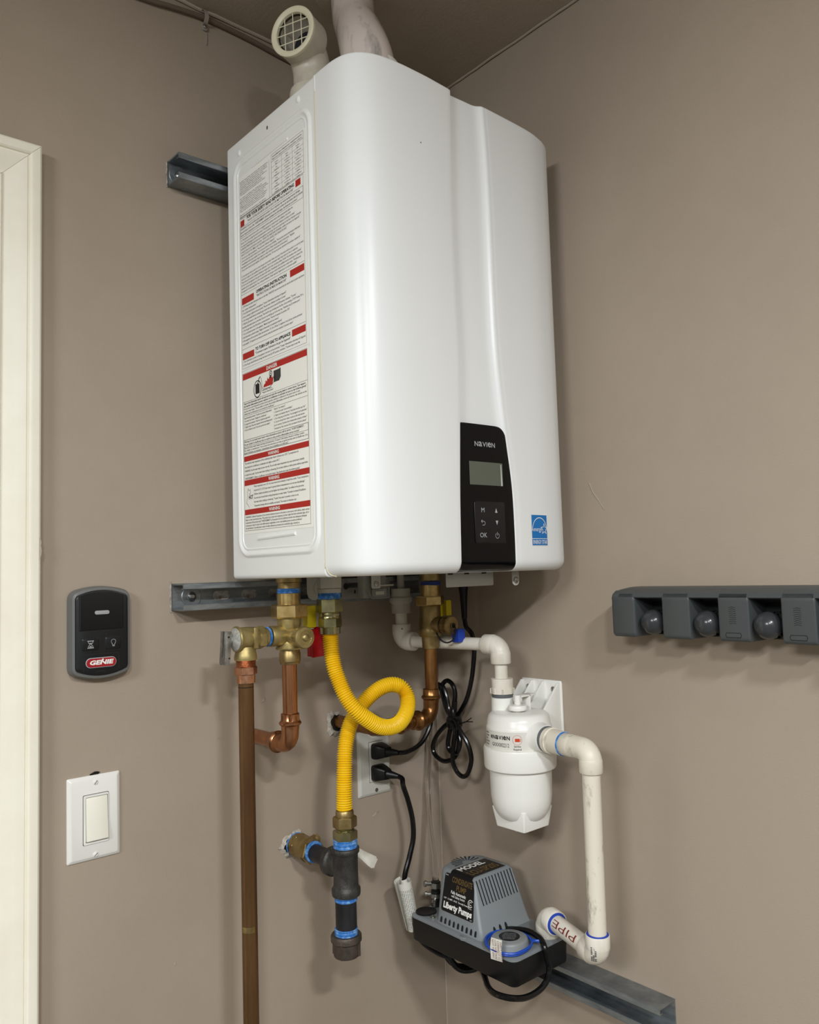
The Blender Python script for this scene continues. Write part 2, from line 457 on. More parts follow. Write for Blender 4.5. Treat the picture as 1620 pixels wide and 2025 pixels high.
def bolt(e, c, out, wr=.0165, hr=.0065):
    mb = MB().lathe(c, out, [(0, wr), (.0012, wr), (.0018, wr-.0008), (.0018, .003)], 28); build('washer', mb, 'galv', e, label='round steel fender washer')
    mb = MB(); mb.lathe(V(c)+out*.0018, out, [(0, hr*1.25), (.001, hr*1.25), (.0012, hr), (.003, hr*.9), (.0042, hr*.55), (.0045, .001)], 20)
    mb.cyl(V(c)+out*.0055, out, 0, .0012, hr*.45, 6)
    build('bolt_head', mb, 'zinc', e)
e, W, t, out = strut(X, (-.5405, 0, 1.8325), .50, 'strut_channel', 'galvanised strut channel high on the wall behind the heater top', holes=False)
bolt(e, V((-.5235, -.0032, 1.853)), out)
mb = MB().prism([(0, 0), (.012, -.0006), (.012, .0006)], (-.512, -.012, 1.8745), X, Y, .0009); build('paint_fleck', mb, 'white_ink', e)
e, W, t, out = strut(X, (-.5405, 0, 1.1625), .50, 'strut_channel', 'galvanised strut channel on the left wall under the heater bottom, with slotted holes', holes=[.082, .132, .182, .232, .282])
bolt(e, V((-.5100, -.0032, 1.1832)), out)
e, W, t, out = strut(-Y, (0, -.012, .5405), .4815, 'strut_channel', 'galvanised strut channel on the right wall under the condensate pump', holes=[.39, .44])
# rough paint line left on the wall at the strut ends
mb = MB()
for x, z0, z1 in ((-.5425, 1.831, 1.8755), (-.5425, 1.160, 1.2065)):
    pts = [V((x+.0012*(random.random()-.5), -.0006, z0+(z1-z0)*i/14)) for i in range(15)]; mb.tube(pts, .0013, 5)
build_each('paint_edge', mb, 'plaster', wall_left)

# ================================================================== water heater
xl, xr, yb, ys, zb, zt = -.4622, -.036, -.0505, -.301, 1.2072, 1.8995
H = empty('water_heater', (-.25, -.2, zb), 'large white wall-hung tankless water heater in the corner, with black control panel', 'water heater')
def lerp_tab(tab, z):
    if z >= tab[0][0]: return tab[0][1]
    for (z0, a), (z1, b) in zip(tab, tab[1:]):
        if z >= z1: return a+(b-a)*(z0-z)/(z0-z1)
    return tab[-1][1]
def smooth_tab(tab):
    P = catmull([V((z, a, 0)) for z, a in tab], 6); return [(p.x, p.y) for p in P]
GT = smooth_tab([(1.8995, -.2868), (1.80, -.2890), (1.73, -.2908), (1.61, -.2895), (1.50, -.2872), (1.405, -.2912), (1.31, -.2955), (1.207, -.2978)])
RT = smooth_tab([(1.8995, -.2220), (1.83, -.2176), (1.75, -.2153), (1.60, -.2140), (1.51, -.2106), (1.413, -.2000), (1.332, -.1890), (1.258, -.1866), (1.207, -.1870)])
def profile(z):
    g, r = lerp_tab(GT, z), lerp_tab(RT, z)
    P = [(xl, ys)]
    A = catmull([V(p) for p in ((xl, ys-.004, 0), (xl+.0002, -.322, 0), (xl+.0012, -.342, 0), (xl+.0056, -.3605, 0), (xl+.0155, -.3755, 0), (xl+.031, -.3855, 0), (xl+.052, -.3912, 0), (-.380, -.3937, 0), (-.335, -.3937, 0))], 6)
    P += [(p.x, p.y) for p in A]
    P += [(g-.010, -.3915), (g-.005, -.3912), (g-.002, -.3905), (g-.0004, -.3885), (g, -.3865), (g+.0003, -.3825), (g+.003, -.3810)]
    B = catmull([V(p) for p in ((g+.006, -.3810, 0), (g+.02, -.3814, 0), (r-.030, -.3820, 0), (r-.013, -.3826, 0), (r-.0055, -.3850, 0), (r, -.3886, 0), (r+.006, -.3890, 0), (r+.02, -.3890, 0), (-.12, -.3862, 0), (-.082, -.3800, 0), (-.062, -.3735, 0), (-.0485, -.3655, 0), (-.0405, -.3555, 0), (-.0368, -.344, 0), (xr, -.330, 0))], 5)
    P += [(p.x, p.y) for p in B]
    P.append((xr, ys))
    return P
def normals(P):
    out = []
    for i in range(len(P)):
        a = P[max(i-1, 0)]; b = P[min(i+1, len(P)-1)]; d = (b[0]-a[0], b[1]-a[1]); l = math.hypot(*d) or 1
        out.append((d[1]/l, -d[0]/l))
    return out
rows = []; RB = .016; RTOP = .004
zl = [zb+RB*(1-math.cos(PI/2*i/7)) for i in range(8)] + [zb+RB+(zt-RTOP-zb-RB)*i/60 for i in range(1, 61)] + [zt-RTOP+RTOP*math.sin(PI/2*i/4) for i in range(1, 5)]
BASE_N = normals(profile(1.6))
for z in zl:
    sh = 0
    if z < zb+RB: q = (RB-(z-zb))/RB; sh = RB*(1-math.sqrt(max(0, 1-q*q)))
    if z > zt-RTOP: q = (z-(zt-RTOP))/RTOP; sh = RTOP*(1-math.sqrt(max(0, 1-q*q)))
    P = profile(z); c = []
    for (x, y), i in zip(P, range(len(P))):
        # shrink towards the body: push along smooth outward direction
        if x < -.40 or x > -.08:
            nx, ny = BASE_N[i]
        else: nx, ny = 0, -1
        c.append(V((x-nx*sh, y-ny*sh, z)))
    rows.append(c)
mb = MB(); k = len(rows[0])
mb.rings(rows, False, False, closed=False)
# underside and top returns
lo = [V((p.x, max(p.y+.0, p.y) , zb)) for p in rows[0]]
inn = [V((min(max(p.x, xl+.02), xr-.02), min(p.y+.014, ys-.004), zb+.0004)) for p in rows[0]]
mb.rings([rows[0], inn], False, False, closed=False)
mb.add(rows[-1], [tuple(range(k))])
build('front_cover', mb, 'enamel', H, sharp=38)
# body shell (box behind the cover)
mb = MB()
mb.prism(rrect(.0008, zb+.0, xr-xl-.0005, zt, .006, 4), (xl, ys+.0006, 0), X, Z, 0.0001-(yb-ys)*-1 if False else .0001)
mb = MB()
def bodyring(y, ins=0): return [V((xl+p[0], y, p[1])) for p in rrect(ins, zb+ins, xr-xl-ins, zt-ins, .007, 5)]
mb.rings([bodyring(yb, .002), bodyring(yb-.002), bodyring(ys+.0012), bodyring(ys+.0006, .001)], True, True)
build('body_shell', mb, 'enamel_side', H, sharp=30)
# cream seam gasket between shell and cover
mb = MB(); mb.tube([V((xl+.0006, ys-.0003, zb+.016)), V((xl+.0004, ys-.0003, 1.3)), V((xl+.0004, ys-.0003, zt-.022))], .0013, 6)
mb.tube(catmull([V((xl+.0006, ys-.0003, zb+.017)), V((xl+.0012, ys-.002, zb+.009)), V((xl+.004, ys-.006, zb+.003)), V((xl+.010, ys-.011, zb+.0003))], 5), .0009, 6)
build('seam_gasket', mb, 'seam_cream', H)
mb = MB().box((xl-.0006, ys-.0016, zt-.026), (xl+.002, ys+.0012, zt-.003)); build('seam_clip', mb, 'enamel_side', H, bevel=.0004)
mb = MB().box((xl-.0008, ys-.0012, zb+.012), (xl+.002, ys+.0008, zb+.019)); build('seam_clip', mb, 'seam_cream', H, bevel=.0004)
# embossed bead on the side panel
UX, UY = V((0, -1, 0)), Z
def sweep_rr(x0, y0, x1, y1, r, prof, o, n=8):
    """sweep (offset inwards, height) profile round a rounded rectangle lying in UX/UY"""
    rings = []
    for off, h in prof:
        rr = max(r-off, .0015); P = rrect(x0+off, y0+off, x1-off, y1-off, rr, n)
        rings.append([V(o)+UX*p[0]+UY*p[1]+V((-h, 0, 0)) for p in P])
    mb = MB(); mb.rings(rings, False, False); return mb
bead = [(0, 0), (.001, .0004), (.0028, .0024), (.0048, .0032), (.0068, .0026), (.0088, .0012), (.0105, .0004), (.012, .0004), (.0128, .0011), (.0138, .0012), (.0148, .0002), (.015, 0)]
build('embossed_bead', sweep_rr(.0705, 1.2385, .2925, 1.8655, .030, bead, (xl, 0, 0)), 'enamel_side', H, sharp=50)
mb = MB()
for a, b, z, z2 in ((.1300, .2310, 1.2668, 1.2690), (.1290, .2300, 1.8360, 1.8372)):
    mb.tube([V((xl, -a, z)), V((xl, -b, z2))], .0028 if z < 1.5 else .0014, 8)
build_each('embossed_slot', mb, 'enamel_side', H)
for u, z in ((.2605, 1.882), (.0905, 1.875)):
    mb = MB().lathe((xl, -u, z), (-1, 0, 0), [(0, .0042), (.0012, .0038), (.0022, .0022), (.0024, .0003)], 16, scale=(1.25, .9)); build('rivet', mb, 'enamel_side', H)
mb = MB().lathe((xl, -.2290, 1.8375), (-1, 0, 0), [(0, .0026), (.001, .002), (.0014, .0003)], 12); build('rivet', mb, 'enamel_side', H)
mb = MB().flat(circ(.1755, 1.8785, .0018, 14, .003), (xl-.0002, 0, 0), UX, UY); build('panel_hole', mb, 'gap_dark', H)
mb = MB().flat(circ(-.352, 1.797, .0009, 8), (0, -.3941, 0), X, Z); build('paint_speck', mb, 'ink', H)

# ---- labels on the side
def lab_sheet(u0, z0, u1, z1, mt, label):
    mb = MB(); mb.prism(rrect(u0, z0, u1, z1, .002, 3), (xl-.0001, 0, 0), UX, UY, .0003)
    return build('warning_label', mb, mt, H, label=label, smooth=False)
LB1 = lab_sheet(.0868, 1.5265, .2755, 1.8345, 'label_paper', 'upper paper label of safety and operating instructions')
LB2 = lab_sheet(.0868, 1.2752, .2755, 1.5235, 'label_paper_b', 'lower paper label with red danger and warning bars')
EX = xl-.0004
def lt(mb, s, u, z, h, **k): text(mb, s, (EX, -u, z), UX, UY, h, **k)
ink1, ink2, red1, red2, wh2 = MB(), MB(), MB(), MB(), MB()
def rect(mb, u0, z0, u1, z1, e=.00008): mb.flat([(u0, z0), (u1, z0), (u1, z1), (u0, z1)], (EX-e, 0, 0), UX, UY)
def line(mb, u0, z0, u1, z1, wd=.00045):
    for q in strip([(u0, z0), (u1, z1)], wd): mb.flat(q, (EX-.00008, 0, 0), UX, UY)
def frame_(mb, u0, z0, u1, z1, wd=.00045):
    line(mb, u0, z0, u1, z0, wd); line(mb, u0, z1, u1, z1, wd); line(mb, u0, z0, u0, z1, wd); line(mb, u1, z0, u1, z1, wd)
def para(mb, lines, u0, u1, ztop, pitch, h, bold=.0):
    wmax = max(max(p[0] for p in glyphs(s, bold)[0]) for s in lines if s); z = ztop
    for s in lines:
        if s:
            wn = max(p[0] for p in glyphs(s, bold)[0])
            lt(mb, s, u0, z-h, h, width=(u1-u0)*max(.25, wn/wmax), bold=bold)
        z -= pitch
left = ['Installer: leave these instructions with the appliance.', 'This water heater must be installed in accordance', 'with local codes and ordinances or, in the absence', 'of local codes, the National Fuel Gas Code,', 'ANSI Z223.1 / NFPA 54. In Canada, the appliance', 'must be installed per CAN/CGA B149.1.', 'Manifold pressure and gas supply pressure', '"Cet appareil doit etre installe selon les codes"',
        '', 'For indoor installation only. Category IV.', 'Vent with approved PVC, CPVC or PP materials.', 'Minimum clearance from combustible construction:', 'Top 9 in, Bottom 12 in, Front 4 in, Rear 0.5 in,', 'Sides 3 in. Vent 0 in. Service clearance 24 in.', '"Degagement minimal par rapport aux materiaux"', 'For use with Natural Gas or Propane, as shown', '"Pour utilisation avec gaz naturel ou propane"', '', 'Maximum hot water temperature 182 F (83 C)', 'Maximum working pressure 150 psi (1034 kPa)', '"Pression maximale de service 150 psi"']
para(ink1, left, .0915, .1765, 1.8265, .00295, .00185, .006)
frame_(ink1, .1855, 1.7705, .2715, 1.8315); line(ink1, .1795, 1.7695, .1795, 1.8270)
lt(ink1, 'Installation clearance requirements', .189, 1.8265, .0024, width=.079, bold=.012)
lt(ink1, 'Minimum clearance from combustible surfaces', .189, 1.8225, .0021, width=.079, bold=.006)
line(ink1, .1855, 1.8205, .2715, 1.8205)
for c in (.2145, .2430): line(ink1, c, 1.7705, c, 1.8205, .0004)
for i in range(6): line(ink1, .1855, 1.8205-.0083*(i+1), .2715, 1.8205-.0083*(i+1), .0003)
tab = [('Location', 'Indoor', 'Outdoor'), ('Top', '9 in (229 mm)', '36 in (914 mm)'), ('Back', '0.5 in (13 mm)', '0.5 in (13 mm)'), ('Front', '4 in (100 mm)', '24 in (600 mm)'), ('Sides', '3 in (76 mm)', '3 in (76 mm)'), ('Bottom', '12 in (300 mm)', '12 in (300 mm)')]
for i, rw in enumerate(tab):
    for c, s_ in zip((.200, .2288, .2572), rw):
        lt(ink1, s_, c, 1.8175-.0083*i-.0018, .0019, align='C', maxw=.025, bold=.008)
        lt(ink1, {0: '(Min.)'}.get(i, '"Degagement"' if c < .21 else 'minimum'), c, 1.8175-.0083*i-.0051, .0016, align='C', maxw=.024, bold=.004)
rect(red1, .2495, 1.7572, .2625, 1.7670); rect(red1, .0918, 1.7535, .1035, 1.7635)
line(ink1, .0905, 1.7680, .2640, 1.7690)
lt(ink1, 'FOR YOUR SAFETY READ BEFORE OPERATING', .1785, 1.7610, .0046, width=.134, align='C', bold=.042)
lt(ink1, '"POUR VOTRE SÉCURITÉ LISEZ AVANT DE METTRE EN MARCHE"', .1785, 1.7555, .0031, width=.130, align='C', bold=.010)
frame_(ink1, .0915, 1.7360, .2680, 1.7528)
para(ink1, ['WARNING: If you do not follow these instructions exactly, a fire or explosion may result causing property damage,', 'personal injury or loss of life. "AVERTISSEMENT: Quiconque ne respecte pas à la lettre les instructions dans la présente', 'notice risque de déclencher un incendie ou une explosion entraînant des dommages, des blessures ou la mort."'], .0925, .2670, 1.7510, .0049, .0029, .010)
para(ink1, ['A. This appliance does not have a pilot. It is equipped with an ignition device which automatically lights the', 'burner. Do not try to light the burner by hand. "Cet appareil ne comporte pas de veilleuse. Il est muni', "d'un dispositif d'allumage qui allume automatiquement le brûleur. Ne pas tenter d'allumer le brûleur à la main.\"",
            'B. BEFORE OPERATING smell all around the appliance area for gas. Be sure to smell next to the floor because some gas', 'is heavier than air and will settle on the floor. "AVANT DE FAIRE FONCTIONNER, reniflez tout autour de l\'appareil"',
            'WHAT TO DO IF YOU SMELL GAS "QUE FAIRE SI VOUS SENTEZ UNE ODEUR DE GAZ"', '- Do not try to light any appliance. "Ne pas tenter d\'allumer d\'appareil"', '- Do not touch any electric switch; do not use any phone in your building. "Ne touchez à aucun interrupteur électrique"',
            '- Immediately call your gas supplier from a neighbor\'s phone. Follow the gas supplier\'s instructions. "Appelez', 'immédiatement votre fournisseur de gaz depuis un voisin. Suivez les instructions du fournisseur"',
            '- If you cannot reach your gas supplier, call the fire department. "Si vous ne pouvez rejoindre le fournisseur, appelez le"', '',
            'C. Use only your hand to push in or turn the gas control knob. Never use tools. If the knob will not push in or turn by hand,', "don't try to repair it, call a qualified service technician. Force or attempted repair may result in a fire or explosion.", '"Ne poussez ou tournez la manette d\'admission du gaz qu\'à la main; ne jamais utiliser d\'outil. Si la manette reste coincée"',
            'D. Do not use this appliance if any part has been under water. Immediately call a qualified service technician to inspect the', 'appliance and to replace any part of the control system and any gas control which has been under water. "N\'utilisez pas', "cet appareil s'il a été plongé dans l'eau, même partiellement. Faites inspecter l'appareil par un technicien qualifié\""],
     .0925, .2670, 1.7335, .00480, .0028, .006)
rect(red1, .2306, 1.6325, .2673, 1.6425); rect(red1, .0922, 1.6295, .1285, 1.6400)
line(ink1, .0905, 1.6455, .2680, 1.6455)
lt(ink1, 'OPERATING INSTRUCTION', .1785, 1.6368, .0045, width=.086, align='C', bold=.042)
lt(ink1, '"INSTRUCTIONS DE MISE EN MARCHE"', .1785, 1.6312, .0033, width=.084, align='C', bold=.014)
para(ink1, ['1. STOP! Read the safety information above on this label. "ARRETEZ! Lisez les instructions de sécurité dans la partie supérieure', 'de cette étiquette"', '2. Turn off all electric power to the appliance. "Couper l\'alimentation électrique de l\'appareil"', '3. Do not attempt to light the burner by hand. "Ne pas tenter d\'allumer le brûleur à la main"',
            '4. Turn the gas shutoff valve by turning the gas control valve knob to the full OFF position, clockwise. "Tournez"', '5. Wait five (5) minutes to clear out any gas. Then smell for gas, including near the floor. If you smell gas, STOP! Follow "B" in', 'the safety information above on this label. If you do not smell gas, go to the next step. "Attendre cinq (5) minutes pour"', '6. Turn the gas valve to the ON position, counterclockwise. "Tourner la manette à la position ON"',
            '7. Turn on all electric power to the appliance. "Mettez l\'appareil sous tension"', '8. Set thermostat to desired setting. "Réglez le thermostat à la température désirée"', '9. If the appliance will not operate, follow the instructions "To Turn Off Gas To Appliance" and call your service technician', 'or gas supplier. "Si l\'appareil ne se met pas en marche, suivez les instructions intitulées Comment couper"'],
     .0925, .2665, 1.6275, .00535, .0029, .006)
rect(red1, .2325, 1.5462, .2676, 1.5560); rect(red1, .0923, 1.5430, .1267, 1.5530)
line(ink1, .0905, 1.5595, .2680, 1.5595)
lt(ink1, 'TO TURN OFF GAS TO APPLIANCE', .1795, 1.5500, .0045, width=.098, align='C', bold=.042)
lt(ink1, '"Comment couper l\'admission de gaz de l\'appareil"', .1795, 1.5445, .0032, width=.098, align='C', bold=.014)
para(ink1, ['1. Turn off all electric power to the appliance if service is to be performed. "Couper l\'alimentation électrique de l\'appareil', '2. Close the gas shutoff valve by turning the knob to the full OFF position, clockwise. "Tourner dans le sens des'], .0925, .2665, 1.5415, .0052, .0029, .006)
frame_(ink1, .0905, 1.5295, .2690, 1.7690, .0004)
# lower label
frame_(ink2, .0905, 1.2800, .2695, 1.5215, .0005)
WH = []
def bar(z0, z1, s_):
    rect(red2, .0912, z0, .2690, z1); wh2 = MB(); WH.append(wh2); text(wh2, s_, (EX-.0001, -.1765, z0+(z1-z0)*.22), UX, UY, (z1-z0)*.58, width=.030, align='C', bold=.025)
bar(1.5115, 1.5208, 'DANGER'); bar(1.3855, 1.3935, 'WARNING'); bar(1.3485, 1.3570, 'WARNING'); bar(1.3040, 1.3122, 'WARNING')
def pol(mb, pts, e=.00008): mb.flat(pts, (EX-e, 0, 0), UX, UY)
for q in strip(circ(.1345, 1.4905, .0105, 28, .0125), .0016, True): pol(ink2, q)
pol(ink2, [(.1285, 1.4835), (.1405, 1.4835), (.1405, 1.4965), (.1385, 1.4985), (.1365, 1.4985), (.1365, 1.5005), (.1345, 1.5005), (.1340, 1.4985), (.1285, 1.4985)])
for q in strip([(.138, 1.500), (.139, 1.505), (.143, 1.5075)], .0018): pol(ink2, q)
for q in strip([(.1455, 1.5055), (.1475, 1.4985), (.1480, 1.4900), (.1510, 1.4870), (.170, 1.4865), (.178, 1.4905), (.1840, 1.4945), (.1845, 1.4980)], .0008): pol(ink2, q)
pol(red2, [(.1510, 1.4893), (.1775, 1.4893), (.1795, 1.4955), (.1805, 1.5010), (.1780, 1.4985), (.1775, 1.5035), (.1755, 1.4995), (.1735, 1.5050), (.1715, 1.4990), (.1690, 1.5040), (.1675, 1.4985), (.1640, 1.5020), (.1620, 1.4965), (.1585, 1.4990), (.1575, 1.4945), (.1540, 1.4935)])
for q in strip(circ(.1730, 1.5065, .0036, 14), .0014, True): pol(ink2, q)
pol(ink2, circ(.1730, 1.5065, .0013, 8)); pol(ink2, [(.1700, 1.4995), (.1740, 1.5000), (.1745, 1.5035), (.1715, 1.5035)])
g2 = MB(); pol(g2, [(.1810, 1.4915), (.1960, 1.4915), (.2005, 1.4965), (.2005, 1.5095), (.1955, 1.5085), (.1810, 1.5085)])
pol(ink2, circ(.1835, 1.4985, .0030, 12), .00012)
build('printed_art', g2, 'ink_grey', LB2, smooth=False, norm=False)
lt(ink2, 'Flammable Vapors', .1480, 1.4845, .0022, width=.028, bold=.01); lt(ink2, '"Vapeurs inflammables"', .1480, 1.4812, .0022, width=.032, bold=.01)
line(ink2, .0912, 1.4770, .2690, 1.4775)
para(ink2, ['Vapors from flammable liquids will explode and catch fire causing death or severe burns. "Les vapeurs', 'des liquides inflammables peuvent exploser et s\'enflammer et entraîner la mort ou des brûlures graves"'], .0930, .2665, 1.4758, .0040, .0027, .02)
para(ink2, ['Do not use or store flammable products such as gasoline, solvents or adhesives in the same room or area', 'near the water heater. "Ne pas utiliser ni stocker des produits inflammables comme de l\'essence, des solvants ou des', 'adhésifs dans la même pièce ou à proximité du chauffe-eau"'], .0930, .2665, 1.4678, .0040, .0026, .008)
line(ink2, .0912, 1.4553, .2690, 1.4558)
para(ink2, ['Keep flammable products: "Gardez les produits inflammables"', '1. Far away from heater "éloignés du chauffe-eau"', '2. In approved containers "dans des récipients approuvés"', '3. Tightly closed "dans des récipients fermés hermétiquement"', "4. Out of children's reach \"hors de la portée des enfants\""], .0930, .1760, 1.4535, .0046, .0026, .008)
para(ink2, ['Vapors: "Les vapeurs"', '1. Cannot be seen "sont invisibles"', '2. Vapors are heavier than air "sont plus lourdes que l\'air"', '3. Go a long way on the floor "se propagent sur le plancher"', '4. Can be carried from other rooms to the main burner', 'by air currents "peuvent être transportées jusqu\'au brûleur"', '"principal par des courants d\'air provenant d\'autres pièces"'], .1800, .2665, 1.4535, .0048, .0026, .008)
frame_(ink2, .0918, 1.3965, .2685, 1.4185, .0006); line(ink2, .0918, 1.4083, .2685, 1.4085)
para(ink2, ['Warning: Do not install water heater where flammable products will be stored. "AVERTISSEMENT:', 'Ne pas installer le chauffe-eau dans un endroit où des produits inflammables seront stockés"'], .0930, .2580, 1.4172, .0043, .0028, .012)
para(ink2, ['Read and follow water heater warnings and instructions. If owner\'s information manual is missing, contact', 'the retailer or manufacturer. "Lire et suivre les instructions et mises en garde fournies avec le chauffe-eau. Si le', 'guide d\'utilisation est manquant, communiquer avec le détaillant ou le fabricant"'], .0930, .2665, 1.4075, .0038, .0026, .008)
para(ink2, ['The outlet hot water temperature of this condensing water heater is factory set at 120 F. "La température de', "l'eau chaude de ce chauffe-eau à condensation est réglée en usine à 49 C\"", 'WARNING: Use this water heater at your own risk. The set outlet water temperature can cause severe burns instantly', 'or death from scalds. Test the water before bathing or showering. Do not leave children or infirm person without supervision.', '"AVERTISSEMENT: Utiliser ce chauffe-eau à vos propres risques. L\'eau chaude peut causer des brûlures graves"'], .0930, .2660, 1.3840, .0058, .0029, .008)
para(ink2, ['Water temperature over 125 F can cause severe burns instantly or death from scalds. "L\'eau à température', 'de plus de 52 C (125 F) peut causer de graves brûlures instantanément ou la mort par ébouillantage"', 'Children, disabled and elderly are at the highest risk of being scalded. "Les enfants et les personnes', 'See instruction manual before setting temperature at water heater. "Consulter le manuel d\'installation', 'Feel water before bathing or showering. "Toucher l\'eau avant de prendre un bain ou une', 'Temperature limiting valves are available, see manual. "Des vannes de limitation sont'], .1190, .2665, 1.3470, .0058, .0028, .008)
lt(ink2, 'HOT', .1035, 1.3275, .0058, width=.013, bold=.03)
for q in strip([(.1080, 1.3420), (.1040, 1.3400), (.1015, 1.3440), (.0995, 1.3380), (.1000, 1.3320), (.0980, 1.3270), (.0960, 1.3220), (.1010, 1.3190), (.1040, 1.3150)], .0006): pol(ink2, q)
for q in strip([(.1080, 1.3420), (.1085, 1.3370), (.1050, 1.3350), (.1080, 1.3340)], .0006): pol(ink2, q)
para(ink2, ['WARNING: California Proposition 65 lists chemical substances known to the state to cause cancer, birth defects, death, serious', 'illness or other reproductive harm. This product may contain such substances, be their origin from fuel combustion (gas, oil) or', 'components of the product itself. "AVERTISSEMENT: La Proposition 65 de la Californie énumère des substances chimiques', 'connues pour causer le cancer, des malformations congénitales, la mort, des maladies graves ou autres problèmes"', 'de reproduction. Ce produit peut contenir de telles substances, provenant de la combustion (gaz, mazout) ou'], .0930, .2670, 1.3020, .0042, .0027, .008)
build('lettering', ink1, 'ink', LB1, smooth=False, norm=False, weld=False)
build_each('red_mark', red1, 'red_ink', LB1, smooth=False, norm=False)
build('lettering', ink2, 'ink', LB2, smooth=False, norm=False, weld=False)
build_each('red_mark', red2, 'red_ink', LB2, smooth=False, norm=False)
for q in WH: build('lettering', q, 'white_ink', LB2, smooth=False, norm=False, weld=False, label='white lettering on a red bar')

# ---- control panel
zt2, zb2 = 1.4168, zb+.0006
def yfront(x, z):
    g, r = lerp_tab(GT, z), lerp_tab(RT, z); k = min(1, max(0, (x-g)/(r-g)))
    return -.3866-.0024*k-.0008*math.sin(PI*k)
rowsP = []; RBp = .014
zs = [zb2+RBp*(1-math.cos(PI/2*i/6)) for i in range(7)] + [zb2+RBp+(1.396-zb2-RBp)*i/22 for i in range(1, 23)] + [1.396+(zt2-1.396)*math.sin(PI/2*i/10) for i in range(1, 11)]
for z in zs:
    g, r = lerp_tab(GT, z)+.0008, lerp_tab(RT, z)-.0002
    q = max(0, .0165-(zt2-z))/.0165; r -= .0165*(1-math.sqrt(max(0, 1-q*q)))
    q = max(0, .004-(zt2-z))/.004; g += .004*(1-math.sqrt(max(0, 1-q*q)))
    sh = 0
    if z < zb2+RBp: q = (RBp-(z-zb2))/RBp; sh = RBp*(1-math.sqrt(max(0, 1-q*q)))
    rowsP.append([V((g+(r-g)*i/16, yfront(g+(r-g)*i/16, z)+sh+(.0008 if i in (0, 16) else 0), z)) for i in range(17)])
mb = MB(); mb.rings(rowsP, False, False, closed=False)
nr = len(rowsP); loop = [rowsP[j][0] for j in range(nr)]+rowsP[-1][1:-1]+[rowsP[j][16] for j in range(nr-1, -1, -1)]+rowsP[0][15:0:-1]
mb.rings([loop, [V((p.x, p.y+.004, p.z)) for p in loop]], False, False)
PANEL = build('control_panel', mb, 'gloss_black', H, sharp=50, label='glossy black control panel with small screen and keys')
def fp(x, z, e=.0003): return V((x, yfront(x, z)-e, z))
mb = MB()
xx = -.2635
for ch, wd, hh in (('N', .0070, .0068), ('a', .0066, .0070), ('V', .0070, .0068), ('I', .0014, .0068), ('e', .0066, .0070), ('N', .0070, .0068)):
    vs, fs = glyphs(ch, .012); x0 = min(p[0] for p in vs); x1 = max(p[0] for p in vs); y0 = min(p[1] for p in vs); y1 = max(p[1] for p in vs)
    mb.add([fp(xx+(p[0]-x0)/(x1-x0)*wd, 1.3850+(p[1]-y0)/(y1-y0)*hh) for p in vs], fs); xx += wd+.00095
build('lettering', mb, 'grey_ink', PANEL, smooth=False, norm=False, weld=False, label='pale grey maker name')
sx0, sx1, sz0, sz1 = -.2755, -.2095, 1.3300, 1.3630
mb = MB(); mb.rings([[fp(sx0+(sx1-sx0)*i/12, sz0+(sz1-sz0)*j/4, .0006) for i in range(13)] for j in range(5)], False, False, closed=False); build('screen', mb, 'lcd', PANEL, smooth=False, norm=False, label='blank greenish grey display')
mb = MB(); mb.add([fp(sx1-.0045, sz0, .0009), fp(sx1-.001, sz0, .0009), fp(sx1-.0025, sz1-.002, .0009), fp(sx1-.0045, sz1-.002, .0009)], [(0, 1, 2, 3)]); build('screen_edge', mb, 'lcd_edge', PANEL, smooth=False, norm=False)
kx0, kx1, kz0, kz1 = -.2690, -.2085, 1.2475, 1.3065
mb = MB(); P = rrect(kx0, kz0, kx1, kz1, .003, 4); mb.rings([[fp(x, z, .0000) for x, z in P], [fp(x, z, .0009) for x, z in P], [fp(x*.985-.0036, (z-1.277)*.985+1.277, .0013) for x, z in P]], False, True)
KEY = build('keypad', mb, 'key_black', PANEL, label='raised square pad of touch keys')
mb = MB()
def kt(s_, cx, cz, h, bold=0):
    vs, fs = glyphs(s_, bold); x0 = min(p[0] for p in vs); x1 = max(p[0] for p in vs); k = h/.7
    mb.add([fp(cx+(p[0]-(x0+x1)/2)*k, cz-h/2+p[1]*k, .0016) for p in vs], fs)
def kp(poly): mb.add([fp(x, z, .0016) for x, z in poly], [tuple(range(len(poly)))])
kt('M', -.2535, 1.2945, .0066); kt('OK', -.2537, 1.2592, .0066)
kp([(-.2296, 1.2910), (-.2242, 1.2910), (-.2269, 1.2975)]); kp([(-.2262, 1.2733), (-.2289, 1.2798), (-.2235, 1.2798)])
for q in strip([(-.2263+.0037*math.sin(a), 1.2583+.0037*math.cos(a)) for a in [.6+i*(2*PI-1.2)/18 for i in range(19)]], .0007): kp(q)
for q in strip([(-.2263, 1.2585), (-.2263, 1.2632)], .0008): kp(q)
for q in strip([(-.2570, 1.2785), (-.2525, 1.2785)]+[(-.2525+.0027*math.sin(a), 1.2758+.0027*math.cos(a)) for a in [i*PI/8 for i in range(1, 9)]]+[(-.2550, 1.2731)], .0007): kp(q)
for q in strip([(-.2553, 1.2805), (-.2572, 1.2785), (-.2553, 1.2765)], .0007): kp(q)
build('key_symbol', mb, 'grey_ink', KEY, smooth=False, norm=False, weld=False)
